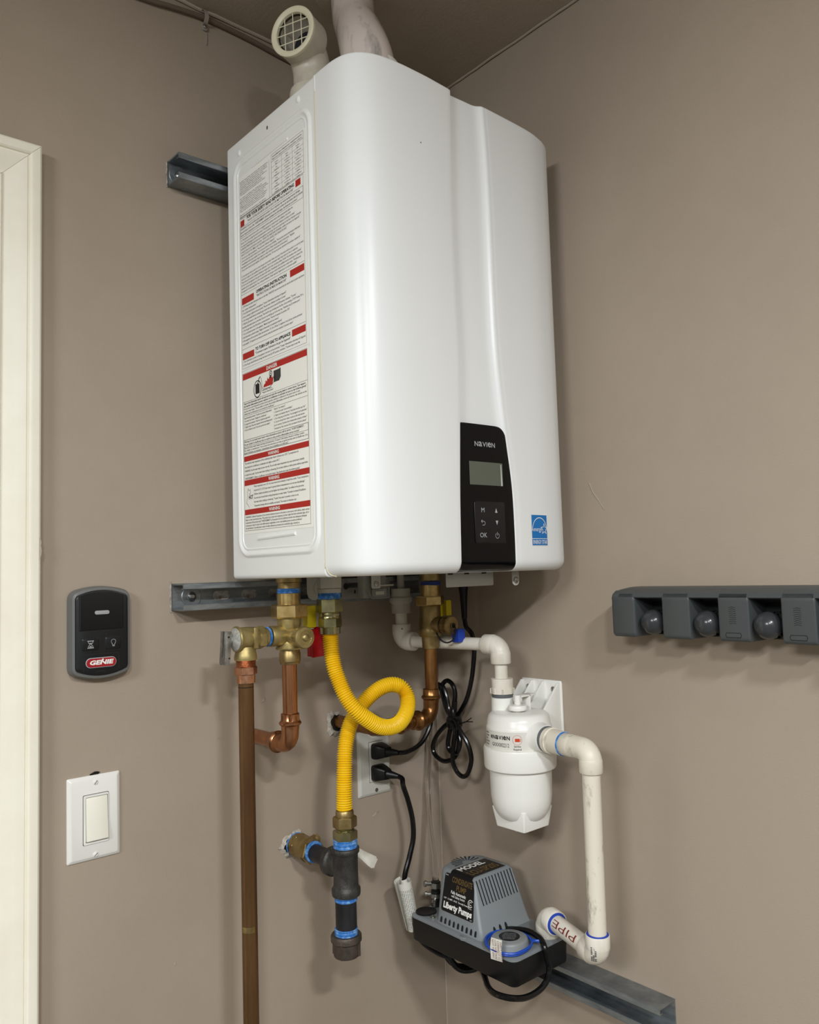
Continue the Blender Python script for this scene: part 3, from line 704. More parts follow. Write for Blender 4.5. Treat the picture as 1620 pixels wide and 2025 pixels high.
# ---- energy rating sticker
def ff(x, z, e): return V((x, -.3890+(x+.149)*.0745 if x > -.149 else -.3890, z)) + V((0, -e, 0))
ex0, ex1, ez0, ez1 = -.1495, -.1115, 1.2445, 1.2900
mb = MB(); P = [(ex0, ez0), (ex1, ez0), (ex1, ez1), (ex0, ez1)]
def fcov(x, z):   # front cover surface at x (right of the ridge)
    Pp = profile(z)
    for (x0, y0), (x1, y1) in zip(Pp, Pp[1:]):
        if x0 <= x <= x1 and x1 > x0: return y0+(y1-y0)*(x-x0)/(x1-x0)
    return -.389
def fe(x, z, e): return V((x, fcov(x, z)-e, z))
def gridpatch(mb, x0, z0, x1, z1, e, n=4):
    mb.rings([[fe(x0+(x1-x0)*i/n, z0+(z1-z0)*j/n, e) for i in range(n+1)] for j in range(n+1)], False, False, closed=False)
mb = MB(); gridpatch(mb, ex0-.0008, ez0-.0008, ex1+.0008, ez1+.0008, .0004)
ES = build('rating_sticker', mb, 'white_ink', H, smooth=False, norm=False, label='small blue and white square sticker with a star')
mb = MB(); gridpatch(mb, ex0, ez0+.0105, ex1, ez1, .0006); gridpatch(mb, ex0, ez0, ex1, ez0+.0095, .0006)
build('sticker_field', mb, 'blue_ink', ES, smooth=False, norm=False)
mb = MB()
def ep(poly): mb.add([fe(x, z, .0009) for x, z in poly], [tuple(range(len(poly)))])
for q in strip([(-.1305-.0180*math.cos(a), 1.2665+.0195*math.sin(a)) for a in [PI*(.0+i/16) for i in range(17)]], .0011): ep(q)
star = []
for i in range(10):
    a = PI/2+i*PI/5; r = .0085 if i % 2 == 0 else .0037; star.append((-.1195+r*math.cos(a), 1.2690+r*math.sin(a)))
for q in strip(star, .0009, True): ep(q)
def et(s_, cx, z, h, wd, sh=0, bold=0):
    vs, fs = glyphs(s_, bold); x0 = min(p[0] for p in vs); x1 = max(p[0] for p in vs); k = h/.7
    mb.add([fe(cx+((p[0]-x0)/(x1-x0)-.5)*wd+sh*p[1]*k, z+p[1]*k, .0009) for p in vs], fs)
et('energy', -.1365, 1.2655, .0068, .0210, .25, .0); et('ENERGY STAR', -.1305, ez0+.0022, .0056, .0350, 0, .01)
build('lettering', mb, 'white_ink', ES, smooth=False, norm=False, weld=False)
# ---- things under the body
mb = MB().box((xl+.012, ys, zb+.0035), (xr-.012, yb-.003, zb+.006)); mb.box((xl+.03, -.345, zb+.0035), (xr-.03, ys, zb+.006)); mb.box((xl+.075, -.375, zb+.0035), (xr-.075, -.345, zb+.006)); build('bottom_plate', mb, 'dark_under', H)
mb = MB()
mb.prism([(0, 0), (.105, .0006), (.105, .034), (.083, .034), (.083, .022), (.070, .022), (.070, .016), (.012, .0195), (.012, .034), (0, .034)], (-.2645, -.0600, 1.1678), X, Z, .0016)
B1 = build('lower_bracket', mb, 'bracket_steel', H, bevel=.0003)
mb = MB(); mb.flat(rrect(.0255, .0085, .0290, .0150, .0016, 4), (-.2645, -.0618, 1.1678), X, Z); mb.flat(circ(.0085, .0245, .0055, 16), (-.2645, -.0618, 1.1650), X, Z); mb.flat(circ(.046, .0115, .0013, 8), (-.2645, -.0618, 1.1678), X, Z)
build_each('bracket_hole', mb, 'gap_dark', B1, smooth=False, norm=False)
mb = MB(); mb.prism([(.0, .045), (0, .012), (.003, .004), (.011, 0), (.05, -.0015), (.05, .045)], (-.3340, -.0600, 1.1690), X, Z, .0016); mb.lathe((-.3085, -.0618, 1.1885), (0, -1, 0), [(0, .0135), (.0012, .0125), (.0014, .0110), (.0004, .0105)], 24)
build('lower_bracket', mb, 'bracket_white', H, bevel=.0003)
mb = MB(); mb.box((-.2560, -.110, 1.1690), (-.2070, -.095, zb+.004)); mb.box((-.2400, -.114, 1.1700), (-.2100, -.110, 1.1840)); mb.tube([V((-.2500, -.113, 1.1830)), V((-.2450, -.115, 1.1740)), V((-.2420, -.115, 1.1685)), V((-.2050, -.115, 1.1690)), V((-.2040, -.113, 1.1860))], .0011, 6)
build('junction_box', mb, 'bracket_steel', H, bevel=.001)
mb = MB(); mb.box((-.2225-.012, -.1125, 1.1880), (-.2225+.03, -.1105, 1.1905)); mb.box((-.2340, -.1152, 1.1742), (-.2160, -.1140, 1.1798))
build_each('junction_label', mb, 'pvc_grey', H, bevel=.0003)
for x, y, z in ((-.2341, -.1160, 1.1930), (-.1426, -.345, 1.1935)):
    P = [(-.0095, .018), (-.0095, -.006), (-.0075, -.0085), (.0075, -.0085), (.0095, -.006), (.0095, .018)]
    if x > -.2:
        P = [(-.0075, .015), (-.0075, -.002)]+[(.0075*math.cos(a), -.002+.0065*math.sin(a)) for a in [PI+PI*i/8 for i in range(1, 8)]]+[(.0075, -.002), (.0075, .015)]
    mb = MB().prism(P, (x, y, z), X, Z, .0014); TB = build('screw_tab', mb, 'bracket_white', H, bevel=.0003)
    mb = MB().lathe((x, y-.0014, z-.0005), (0, -1, 0), [(0, .0050), (.0014, .0048), (.0024, .0030), (.0025, .0003)], 18); mb.box((x-.003, y-.0042, z-.0010), (x+.003, y-.0036, z+.0000))
    build('screw', mb, 'screw_steel', TB)
mb = MB().prism(rrect(0, 0, .0970, .021, .002, 3), (-.2765, -.333, 1.1868), X, Z, .0014); mb.box((-.2765, -.333, 1.2065), (-.1795, -.318, 1.2079)); PL = build('cover_plate', mb, 'bracket_white', H, bevel=.0003, label='pale grey plate hanging below the front')
mb = MB()
for u in (.003, .036, .072): mb.flat([(u, .0178), (u+.010, .0178), (u+.010, .0205), (u, .0205)], (-.2765, -.3346, 1.1868), X, Z)
build_each('plate_slot', mb, 'gap_dark', PL, smooth=False, norm=False)
# ports
mb = MB().lathe((-.4108, -.128, 1.213), -Z, [(0, .0195), (.012, .0195), (.0135, .0175), (.0215, .0175), (.022, .014)], 28); build('port', mb, 'brass_dark', H)
mb = MB().hex((-.345, -.14, 1.213), -Z, 0, .025, .0195, hint=(.3, 1, 0)); mb.lathe((-.345, -.14, 1.188), -Z, [(0, .0185), (.006, .0185)], 28); build('port', mb, 'pvc_grey', H, sharp=25)
mb = MB().cyl((-.1250, -.05, 1.212), -Z, 0, .035, .0065); build('port', mb, 'pvc_grey', H)
mb = MB().cyl((-.1290, -.135, 1.213), -Z, 0, .018, .0185); build('port', mb, 'brass_dark', H)
# top
mb = MB().lathe((-.325, -.262, zt-.002), Z, [(0, .046), (.022, .046), (.024, .044), (.024, .040)], 36); mb.lathe((-.383, -.179, zt-.002), Z, [(0, .046), (.016, .046), (.018, .043)], 36)
build_each('vent_collar', mb, 'plastic_white', H)

# ================================================================== vents
E1 = empty('air_intake_elbow', (-.383, -.179, zt), 'white plastic air intake elbow with a round cream grille on heater top', 'pipe elbow')
d = V((-.915, -.402, -.02)).normalized()
g = V((-.427, -.1985, 2.0302)); cE = g-d*.052; cE = V((cE.x, cE.y, cE.z))
base = V((cE.x, cE.y, zt+.012))
path = elbow_path(base, cE, g-d*.004, .046, 14)
mb = MB().tube(path, .0300, 36, cap=False); mb.tube(path, .0268, 36, cap=False); build('elbow_bend', mb, 'pvc_intake', E1)
mb = MB().lathe(base, Z, [(0, .0365), (.045, .0365), (.050, .0355), (.052, .0295)], 36)
mb.lathe(g-d*.040, d, [(0, .0298), (.001, .0355), (.004, .0368), (.038, .0368), (.038, .0290)], 40, cap=False); build_each('elbow_socket', mb, 'pvc_intake', E1)
mb = MB().lathe(g, d, [(-.0015, .0285), (-.0015, .0376), (.0005, .0382), (.0035, .0382), (.0046, .0370), (.0050, .0350), (.0042, .0325), (.0034, .0302), (.0026, .0292), (-.0015, .0285)], 44, cap=False); RG = build('grille_ring', mb, 'grille_cream', E1)
mb = MB(); a_, u_, w_ = frame(d, Z)
for off in (-.0146, 0, .0146):
    h = math.sqrt(.0288**2-off**2)
    for (p, q) in ((u_, w_), (w_, u_)):
        c = g+d*.0008+p*off; mb.tube([c-q*h, c+q*h], .0008, 6)
build('grille_bar', mb, 'grille_cream', RG)
mb = MB().lathe(g-d*.030, d, [(-.001, .0275), (.029, .0290)], 32, cap=False); build('bore', mb, 'intake_shade', E1)
mb = MB().lathe(g-d*.034, d, [(0, .0205), (.0006, .0190), (.0006, .0003)], 28, cap=False); build('bore_shade', mb, 'throat_shade', E1, label='dark disc painted as the shade deep in the elbow behind the grille')
E2 = empty('exhaust_pipe', (-.325, -.262, zt), 'paint-streaked white exhaust pipe rising from heater top into the ceiling', 'pipe')
P = catmull([V((-.325, -.262, zt+.01)), V((-.3270, -.2595, 1.955)), V((-.3305, -.2530, 2.003)), V((-.3225, -.2285, 2.052)), V((-.3095, -.198, 2.098)), V((-.3040, -.187, 2.130)), V((-.3035, -.185, ZC))], 8)
mb = MB().tube(P, .0345, 36, rf=lambda t_, i: .0345+.0055*max(0, min(1, (.62-t_)/.30))*(1 if t_ > .0 else 1)); build('pipe_bend', mb, 'pvc_painted', E2)
mb = MB().lathe((-.325, -.262, zt+.018), Z, [(0, .0375), (.040, .0375), (.046, .036), (.048, .033)], 36); build('socket', mb, 'pvc_painted', E2)
mb = MB().lathe((-.3215, -.2540, 1.9800), (-.02, .04, 1), [(-.004, .036), (-.004, .0420), (-.001, .0432), (.003, .0432), (.005, .0420), (.005, .036)], 36); build('clamp_ring', mb, 'plastic_white', E2, label='white ring round the pipe foot')
mb = MB().lathe((-.3035, -.185, ZC), -Z, [(0, .062), (.0015, .062), (.0025, .058), (.003, .036)], 40); build('ceiling_flange', mb, 'ceiling_paint', E2)
# cable in the ceiling joint
P = catmull([V((-.95, -.005, 2.108)), V((-.70, -.005, 2.118)), V((-.575, -.005, 2.128)), V((-.537, -.005, 2.1335)), V((-.482, -.005, 2.1400)), V((-.426, -.005, 2.1400)), V((-.375, -.005, 2.1372)), V((-.3217, -.005, 2.1325)), V((-.20, -.005, 2.127)), V((-.02, -.005, 2.123))], 8)
mb = MB().tube(P, .0042, 10); tag(build('wall_cable', mb, 'cable_paint'), 'taupe-painted cable running along the joint of left wall and ceiling', 'cable')
C1 = empty('cable_clip', (-.474, -.002, 2.135), 'small pale painted clip with a screw holding the cable near the ceiling', 'clip')
mb = MB(); P = catmull([V((-.4775, -.0015, 2.1535)), V((-.4762, -.0105, 2.1500)), V((-.4750, -.0125, 2.1400)), V((-.4748, -.0080, 2.1320)), V((-.4742, -.0030, 2.1300))], 6)
mb.rings([[p+V((-.0035, 0, 0)), p+V((.0035, 0, 0)), p+V((.0035, -.0012, 0)), p+V((-.0035, -.0012, 0))] for p in P]); build('strap', mb, 'clip_paint', C1)
mb = MB().prism(rrect(-.0055, -.007, .0055, .007, .004, 5), (-.4742, -.0002, 2.1275), X, Z, .0028); build('clip_foot', mb, 'clip_paint', C1, bevel=.0005)
mb = MB().lathe((-.4742, -.003, 2.1275), (0, -1, 0), [(0, .0036), (.0012, .0034), (.0022, .0018), (.0023, .0002)], 14); build('screw', mb, 'screw_steel', C1)
mb = MB().tube(catmull([V((-.4700, -.0004, 2.119)), V((-.4692, -.0006, 2.108)), V((-.4705, -.0005, 2.097))], 4), .0009, 6); build('paint_drip', mb, 'clip_paint', C1)

# ================================================================== left wall fittings
R = empty('door_opener_console', (-.6535, 0, 1.138), 'black and grey garage door opener console on the left wall, above the light switch', 'wall console')
def arch(x0, x1, zlo, zhi, rise, r, ins=0, n=12):
    x0 += ins; x1 -= ins; zlo += ins; zhi -= ins; r = max(.003, r-ins); cx = (x0+x1)/2; hw = (x1-x0)/2
    up_z = lambda x: zhi-rise*((x-cx)/hw)**2
    P = []
    xs = [x0+r+(x1-x0-2*r)*i/n for i in range(n+1)]
    def bez(a, b, c, m_=6): return [((1-t)**2*a[0]+2*t*(1-t)*b[0]+t*t*c[0], (1-t)**2*a[1]+2*t*(1-t)*b[1]+t*t*c[1]) for t in [k/m_ for k in range(1, m_)]]
    dn = lambda x: zlo+zhi-up_z(x)
    P += [(x, dn(x)) for x in xs]; P += bez((x1-r, dn(x1-r)), (x1, dn(x1)-.0005), (x1, dn(x1)+r))
    P += [(x1, dn(x1)+r), (x1, up_z(x1)-r)]; P += bez((x1, up_z(x1)-r), (x1, up_z(x1)+.0005), (x1-r, up_z(x1-r)))
    P += [(x, up_z(x)) for x in reversed(xs)]; P += bez((x0+r, up_z(x0+r)), (x0, up_z(x0)+.0005), (x0, up_z(x0)-r))
    P += [(x0, up_z(x0)-r), (x0, dn(x0)+r)]; P += bez((x0, dn(x0)+r), (x0, dn(x0)-.0005), (x0+r, dn(x0+r)))
    return P
def wring(P, y): return [V((x, -y, z)) for x, z in P]
A = lambda ins: arch(-.6965, -.6105, 1.0725, 1.2045, .0085, .011, ins)
mb = MB(); mb.rings([wring(A(.002), .0003), wring(A(0), .002), wring(A(.0005), .013), wring(A(.0025), .0175), wring(A(.0055), .0185), wring(A(.0060), .0170)], True, True); build('bezel', mb, 'remote_bezel', R, sharp=40)
mb = MB(); mb.rings([wring(A(.0062), .0150), wring(A(.0066), .0196), wring(A(.0085), .0205)], True, True); FP = build('face_plate', mb, 'remote_black', R, sharp=40)
yf = .0207
mb = MB(); bx = [(-.6855, 1.1428), (-.6240, 1.1428), (-.6240, 1.1905), (-.6330, 1.1935), (-.6440, 1.1952), (-.6548, 1.1957), (-.6655, 1.1952), (-.6765, 1.1935), (-.6855, 1.1905)]
def ins(P, k):
    cx = sum(p[0] for p in P)/len(P); cz = sum(p[1] for p in P)/len(P); sx_ = max(abs(p[0]-cx) for p in P)
    return [(cx+(p[0]-cx)*(1-k/sx_), cz+(p[1]-cz)*(1-k/sx_)) for p in P]
def button(P, name, h=.0012, mt='remote_button', par=FP):
    mb = MB(); mb.flat(ins(P, -.0009), (0, -yf+.0001-.0000, 0), X, Z); build('button_gap', mb, 'ink', par, smooth=False, norm=False)
    mb = MB(); mb.rings([wring(P, yf-.001), wring(P, yf+h*.6), wring(ins(P, .0009), yf+h)], False, True); return build(name, mb, mt, par, sharp=30)
B = button(bx, 'push_button', .0016)
mb = MB().prism(rrect(-.6650, 1.1643, -.6443, 1.1697, .0026, 5), (0, -yf-.0016, 0), X, Z, .0009); build('indicator_light', mb, 'remote_led', FP, bevel=.0003, label='narrow pale indicator light')
B2 = button(rrect(-.6825, 1.1148, -.6586, 1.1312, .0022, 3), 'push_button'); B3 = button(rrect(-.6498, 1.1148, -.6268, 1.1316, .0022, 3), 'push_button')
mb = MB(); yk = -yf-.0014
def wp(P): mb.flat(P, (0, yk, 0), X, Z)
hx, hz = -.6706, 1.1230
for q in strip([(hx-.0042, hz+.0048), (hx+.0042, hz+.0048)], .0011)+strip([(hx-.0042, hz-.0048), (hx+.0042, hz-.0048)], .0011)+strip([(hx-.0032, hz+.0045), (hx-.0030, hz+.0022), (hx-.0006, hz), (hx-.0030, hz-.0022), (hx-.0032, hz-.0045)], .0007)+strip([(hx+.0032, hz+.0045), (hx+.0030, hz+.0022), (hx+.0006, hz), (hx+.0030, hz-.0022), (hx+.0032, hz-.0045)], .0007): wp(q)
wp([(hx-.0020, hz+.0022), (hx+.0020, hz+.0022), (hx, hz+.0004)]); wp([(hx-.0024, hz-.0038), (hx+.0024, hz-.0038), (hx, hz-.0018)])
build('button_symbol', mb, 'grey_ink', FP, smooth=False, norm=False, weld=False, label='hourglass symbol'); mb = MB()
bx_, bz_ = -.6384, 1.1238
for q in strip([(bx_+.0032*math.sin(a), bz_+.0012+.0032*math.cos(a)) for a in [-2.3+i*4.6/14 for i in range(15)]], .0007)+strip([(bx_-.0023, bz_-.0010), (bx_-.0013, bz_-.0034), (bx_-.0013, bz_-.0052), (bx_+.0013, bz_-.0052), (bx_+.0013, bz_-.0034), (bx_+.0023, bz_-.0010)], .0007)+strip([(bx_-.0012, bz_-.0040), (bx_+.0012, bz_-.0040)], .0008): wp(q)
build('button_symbol', mb, 'grey_ink', FP, smooth=False, norm=False, weld=False, label='light bulb symbol')
mb = MB()
for q in strip([(-.6800, 1.0830), (-.6800, 1.1090), (-.6305, 1.1090), (-.6305, 1.0850)], .0007)+strip([(-.6620, 1.0828), (-.6620, 1.0848), (-.6500, 1.0850), (-.6500, 1.0830)], .0012): mb.flat(q, (0, -yf, 0), X, Z)
build_each('hatch_line', mb, 'ink', FP, smooth=False, norm=False, weld=False)
mb = MB().prism(rrect(-.6772, 1.0900, -.6340, 1.1040, .0069, 7), (0, -yf+.0002, 0), X, Z, .0010); BG = build('badge', mb, 'grey_ink', FP, bevel=.0003, label='oval red badge with a silver edge')
mb = MB().prism(rrect(-.6762, 1.0910, -.6350, 1.1030, .0059, 7), (0, -yf-.0006, 0), X, Z, .0009); build('badge_field', mb, 'red_badge', BG)
mb = MB(); text(mb, 'GENIE', (-.6560, -yf-.00155, 1.0945), X, Z, .0058, width=.033, align='C', bold=.045, shear=.22)
mb.flat([(-.6552, 1.1008), (-.6536, 1.1026), (-.6520, 1.1008), (-.6536, 1.0992)], (0, -yf-.0017, 0), X, Z)
build('lettering', mb, 'white_ink', BG, smooth=False, norm=False, weld=False)

SW = empty('light_switch', (-.660, 0, .881), 'white rocker light switch plate low on the left wall, by the door casing', 'light switch')
def plate(x0, z0, x1, z1, d, par, mt, name='plate'):
    mb = MB(); mb.rings([wring(rrect(x0, z0, x1, z1, .002, 3), .0002), wring(rrect(x0, z0, x1, z1, .002, 3), .0022), wring(rrect(x0+.004, z0+.004, x1-.004, z1-.004, .002, 3), d-.0004), wring(rrect(x0+.005, z0+.005, x1-.005, z1-.005, .002, 3), d)], True, True)
    return build(name, mb, mt, par, sharp=25)
plate(-.6968, .8230, -.6233, .9385, .0060, SW, 'switch_white')
mb = MB().flat(rrect(-.6765, .8450, -.6402, .9137, .002, 3), (0, -.0062, 0), X, Z); build('frame_gap', mb, 'gap_dark', SW, smooth=False, norm=False)
mb = MB(); o_, i_ = rrect(-.6758, .8457, -.6409, .9130, .0018, 3), rrect(-.6728, .8487, -.6418, .9100, .001, 3)
mb.rings([wring(o_, .0058), wring(o_, .0074), wring(i_, .0074), wring(i_, .0060)], False, False); build('rocker_frame', mb, 'switch_white', SW, sharp=30)
mb = MB()
ring = lambda z, y, x0=-.6722, x1=-.6424: [V((x0, -.0055, z)), V((x0, -y, z)), V((x1, -y, z)), V((x1, -.0055, z))]
mb.rings([ring(.8500, .0105), ring(.8512, .0118), ring(.8790, .0086), ring(.9080, .0072), ring(.9092, .0066)], True, True, closed=True); build('rocker', mb, 'switch_cream', SW, bevel=.0005)
for z, a in ((.9290, .9), (.8302, .7)):
    mb = MB().lathe((-.6587, -.006, z), (0, -1, 0), [(0, .0036), (.0008, .0034), (.0014, .002), (.0015, .0002)], 18); sc = build('screw', mb, 'switch_white', SW)
    mb = MB(); c, s_ = math.cos(a), math.sin(a); mb.flat([(-.0030*c-.0004*s_, -.0030*s_+.0004*c), (-.0030*c+.0004*s_, -.0030*s_-.0004*c), (.0030*c+.0004*s_, .0030*s_-.0004*c), (.0030*c-.0004*s_, .0030*s_+.0004*c)], (-.6587, -.0076, z), X, Z); build('screw_slot', mb, 'ink_grey', sc, smooth=False, norm=False)
mb = MB().flat([(-.6640, .9380), (-.6655, .9400), (-.6610, .9418), (-.6580, .9430), (-.6540, .9425), (-.6505, .9412), (-.6520, .9395), (-.6530, .9380)], (0, -.0012, 0), X, Z); build('wall_gap', mb, 'hole_dark', wall_left, smooth=False, norm=False, label='dark chipped gap over the switch plate')
mb = MB().flat([(-.6880, .8795), (-.6868, .8800), (-.6862, .8814), (-.6872, .8808)], (0, -.0052, 0), X, Z); build('scuff', mb, 'gap_dark', SW, smooth=False, norm=False)

OT = empty('wall_outlet', (-.160, 0, .868), 'white duplex wall outlet plate in the corner, half behind the yellow hose', 'outlet')
plate(-.1972, .8130, -.1238, .9275, .0055, OT, 'outlet_white')
mb = MB().flat(rrect(-.1742, .8365, -.1410, .9080, .0015, 3), (0, -.0057, 0), X, Z); build('frame_gap', mb, 'gap_dark', OT, smooth=False, norm=False)
mb = MB().prism(rrect(-.1735, .8372, -.1417, .9073, .0012, 3), (0, -.0050, 0), X, Z, .0022); build('receptacle', mb, 'outlet_white', OT, bevel=.0005)
mb = MB().lathe((-.1585, -.0055, .8215), (0, -1, 0), [(0, .0036), (.0008, .0033), (.0012, .0015), (.0012, .0002)], 14); build('screw', mb, 'screw_steel', OT)

def rope(P, r, n=8, k=10, mbx=None): return (mbx or MB()).tube(catmull([V(p) for p in P], n), r, k)
def plug(par, x, z, dx, dz):
    mb = MB(); o = V((x, -.0072, z))
    def sq(y, w_, h_, cx=0, cz=0): return [V((x+cx+p[0], -y, z+cz+p[1])) for p in rrect(-w_, -h_, w_, h_, min(w_, h_)*.35, 3)]
    mb.rings([sq(.0074, .0142, .0138), sq(.010, .0145, .0140), sq(.018, .0138, .0128), sq(.026, .0105, .0100, dx*.2, dz*.2), sq(.030, .0085, .0085, dx*.3, dz*.3)], True, True)
    a = V((x+dx*.2, -.021, z+dz*.2)); b = V((x+dx, -.040, z+dz)); t = (b-a).normalized()
    mb.lathe(a, t, [(0, .0090), ((b-a).length*.5, .0070), ((b-a).length*.9, .0050), ((b-a).length, .0045)], 14)
    build('plug', mb, 'plug_black', par, sharp=40); return b
PC = empty('heater_power_cord', (-.04, -.09, .94), 'black power cord tied in a loose bow in the corner, from heater to upper socket', 'power cord')
pe = plug(PC, -.156, .891, .022, -.003)
rope([pe, (-.120, -.046, .8880), (-.1000, -.048, .8925), (-.082, -.05, .9035), (-.066, -.05, .9241), (-.0587, -.05, .9442), (-.049, -.05, .975), (-.0410, -.05, .9975), (-.043, -.056, .9995), (-.043, -.0655, .9967), (-.043, -.0739, .9804), (-.043, -.0796, .9579), (-.047, -.0887, .9375), (-.048, -.0890, .9300)], .0043)
mbc = MB()
rope([pe, (-.120, -.046, .8880), (-.1000, -.048, .8925), (-.082, -.05, .9035), (-.066, -.05, .9241), (-.0587, -.05, .9442), (-.049, -.05, .975), (-.0410, -.05, .9975), (-.043, -.056, .9995), (-.043, -.0655, .9967), (-.043, -.0739, .9804), (-.043, -.0796, .9579), (-.047, -.0887, .9375),
      (-.045, -.083, .9207), (-.045, -.0761, .8969), (-.045, -.0789, .8851), (-.045, -.0877, .8803), (-.050, -.0990, .8820), (-.052, -.1087, .8867), (-.052, -.1149, .9000), (-.05, -.1124, .9146), (-.05, -.1025, .9350), (-.045, -.0930, .9563), (-.04, -.0944, .9839), (-.04, -.0886, 1.0018), (-.04, -.073, 1.0082), (-.04, -.0585, .9961), (-.037, -.0586, .9759), (-.037, -.0679, .9536), (-.041, -.0876, .9400),
      (-.055, -.108, .9418), (-.060, -.1247, .9274), (-.057, -.1407, .9044), (-.055, -.1457, .8787), (-.055, -.136, .8537), (-.055, -.1227, .8456), (-.057, -.110, .8524), (-.060, -.1033, .8707), (-.060, -.1056, .895), (-.060, -.1114, .9227), (-.056, -.0995, .9395),
      (-.050, -.082, .9325), (-.05, -.0559, .9119), (-.05, -.0408, .8898), (-.05, -.0424, .8745), (-.05, -.0559, .8657), (-.050, -.0741, .8639), (-.046, -.0925, .8725), (-.042, -.1000, .8900), (-.036, -.0960, .9180), (-.033, -.0850, .9410), (-.03, -.0912, .9486), (-.03, -.1125, .9753), (-.03, -.1275, 1.0115), (-.03, -.1359, 1.05), (-.03, -.1376, 1.0728), (-.031, -.134, 1.0954), (-.035, -.1245, 1.108), (-.037, -.1220, 1.125)], .0042, mbx=mbc)
build('cord', mbc, 'cord_black', PC)
mb = MB(); mb.tube([V((-.040, -.0860, .9346)), V((-.043, -.0950, .9556)), V((-.044, -.0980, .9737))], .0040, 10); build('cord_end', mb, 'cord_black', PC)
mb = MB().lathe((-.046, -.096, .936), V((0, .1, 1)), [(-.011, .012), (-.006, .0145), (.006, .0145), (.011, .012)], 16); build('cord_bundle', mb, 'cord_black', PC)
mb = MB(); rope([(-.052, -.106, .936), (-.055, -.1205, .939), (-.055, -.132, .9412), (-.055, -.1498, .9511)], .0009, 5, 6, mb); rope([(-.052, -.106, .932), (-.055, -.1230, .9385), (-.055, -.1340, .9425), (-.055, -.1526, .9448)], .0009, 5, 6, mb); build('twist_tie', mb, 'rubber_black', PC)
mb = MB().lathe((-.0365, -.1215, 1.207), (.0, -.005, -1), [(0, .0085), (.030, .0085), (.036, .0075), (.058, .0060), (.082, .0050), (.086, .0042)], 16); build('strain_relief', mb, 'plug_black', PC)

PP = empty('pump_power_cord', (-.15, -.06, .64), 'black pump power cord from the lower socket, with a rolled white paper tag', 'power cord')
pe = plug(PP, -.157, .853, .0215, -.006)
mb = MB(); rope([pe, (-.1330, -.048, .843), (-.1370, -.055, .8330), (-.1323, -.062, .8071), (-.1289, -.068, .7761), (-.1301, -.07, .7452), (-.1404, -.07, .7145), (-.1530, -.07, .6798), (-.147, -.071, .64), (-.137, -.073, .594), (-.128, -.085, .572), (-.112, -.105, .556), (-.1003, -.12, .549), (-.0935, -.128, .535), (-.080, -.135, .526), (-.065, -.15, .530), (-.06, -.16, .5485), (-.07, -.17, .5800), (-.075, -.18, .6005)], .0046, 8, 10, mb); build('cord', mb, 'cord_black', PP)
mb = MB(); rope([(-.1003, -.118, .585), (-.1003, -.121, .553), (-.088, -.128, .5330), (-.070, -.134, .5250), (-.045, -.140, .5215), (-.03, -.16, .535), (-.035, -.18, .560), (-.05, -.19, .601)], .0046, 8, 10, mb); rope([(-.1045, -.112, .590), (-.1045, -.114, .557), (-.094, -.121, .538), (-.075, -.127, .5290), (-.050, -.135, .5270), (-.04, -.16, .54), (-.05, -.18, .60)], .0046, 8, 10, mb); build('cord_loop', mb, 'cord_black', PP)
ta, tb = V((-.1545, -.0705, .6785)), V((-.1370, -.0730, .5940)); tx = (tb-ta).normalized(); TL = (tb-ta).length
mb = MB().lathe(ta, tx, [(0, .0122), (TL, .0108)], 28, cap=False); mb.lathe(ta+tx*.0, tx, [(.001, .0078), (.012, .0076)], 20, cap=False); mb.lathe(ta-tx*.004, tx, [(0, .0060), (.01, .0060)], 16, cap=False)
mb.lathe(ta+V((-.002, 0, .0015)), tx, [(0, .0165), (TL*.99, .0118)], 10, cap=False, hint=V((-.67, -.74, 0)), ang=(.95, 2.8))
bpy_tag = build('paper_tag', mb, 'tag_paper', PP, label='rolled white paper tag printed with fine lines')
mb = MB(); a_, u_, w_ = frame(tx, V((-.67, -.74, 0)))
random.seed(3)
for k in range(9):
    th = -1.0+k*.25
    t0 = .012
    while t0 < TL-.006:
        l = .002+.006*random.random(); l = min(l, TL-.004-t0); r0 = .0122-.0014*t0/TL+.0002; r1 = .0122-.0014*(t0+l)/TL+.0002
        q = []
        for t_, rr, s_ in ((t0, r0, -.028), (t0, r0, .028), (t0+l, r1, .028), (t0+l, r1, -.028)): q.append(ta+a_*t_+u_*(rr*math.cos(th+s_))+w_*(rr*math.sin(th+s_)))
        mb.add(q, [(0, 1, 2, 3)]); t0 += l+.0012
build('tag_print', mb, 'ink_grey', bpy_tag, smooth=False, norm=False, weld=False)

# ================================================================== brass and copper
def tape(name_parent, o, axis, t0, t1, r, mt='tape_blue'):
    n = 5; prof = [(t0, r*.9)]
    for i in range(n):
        a = t0+(t1-t0)*i/n; s_ = (t1-t0)/n; prof += [(a+s_*.15, r*(.99+.02*(i % 2))), (a+s_*.6, r*(1.02-.02*(i % 2))), (a+s_*.95, r*.96)]
    prof.append((t1, r*.9)); mb = MB().lathe(o, axis, prof, 28); return build('thread_tape', mb, mt, name_parent)
def grip(par, c, mt, w_=.020, h_=.031, d_=.004, ax=X, name='lever', bend=.0):
    c = V(c); mb = MB(); n = V((0, -1, 0))
    P = rrect(-w_/2, -h_/2, w_/2, h_/2, .002, 3); mb.prism(P, c, X, Z, d_); mb.box((c.x-w_/2, c.y, c.z-h_/2), (c.x-w_/2+.003, c.y+.012, c.z+h_/2))
    return build(name, mb, mt, par, bevel=.0008)
hx, hy = -.4115, -.128
HV = empty('hot_water_valve', (hx, hy, 1.12), 'brass service valve with red and yellow levers under the heater left side', 'valve')
tape(HV, (hx+.0005, hy, 0), Z, 1.1840, 1.1915, .0177)
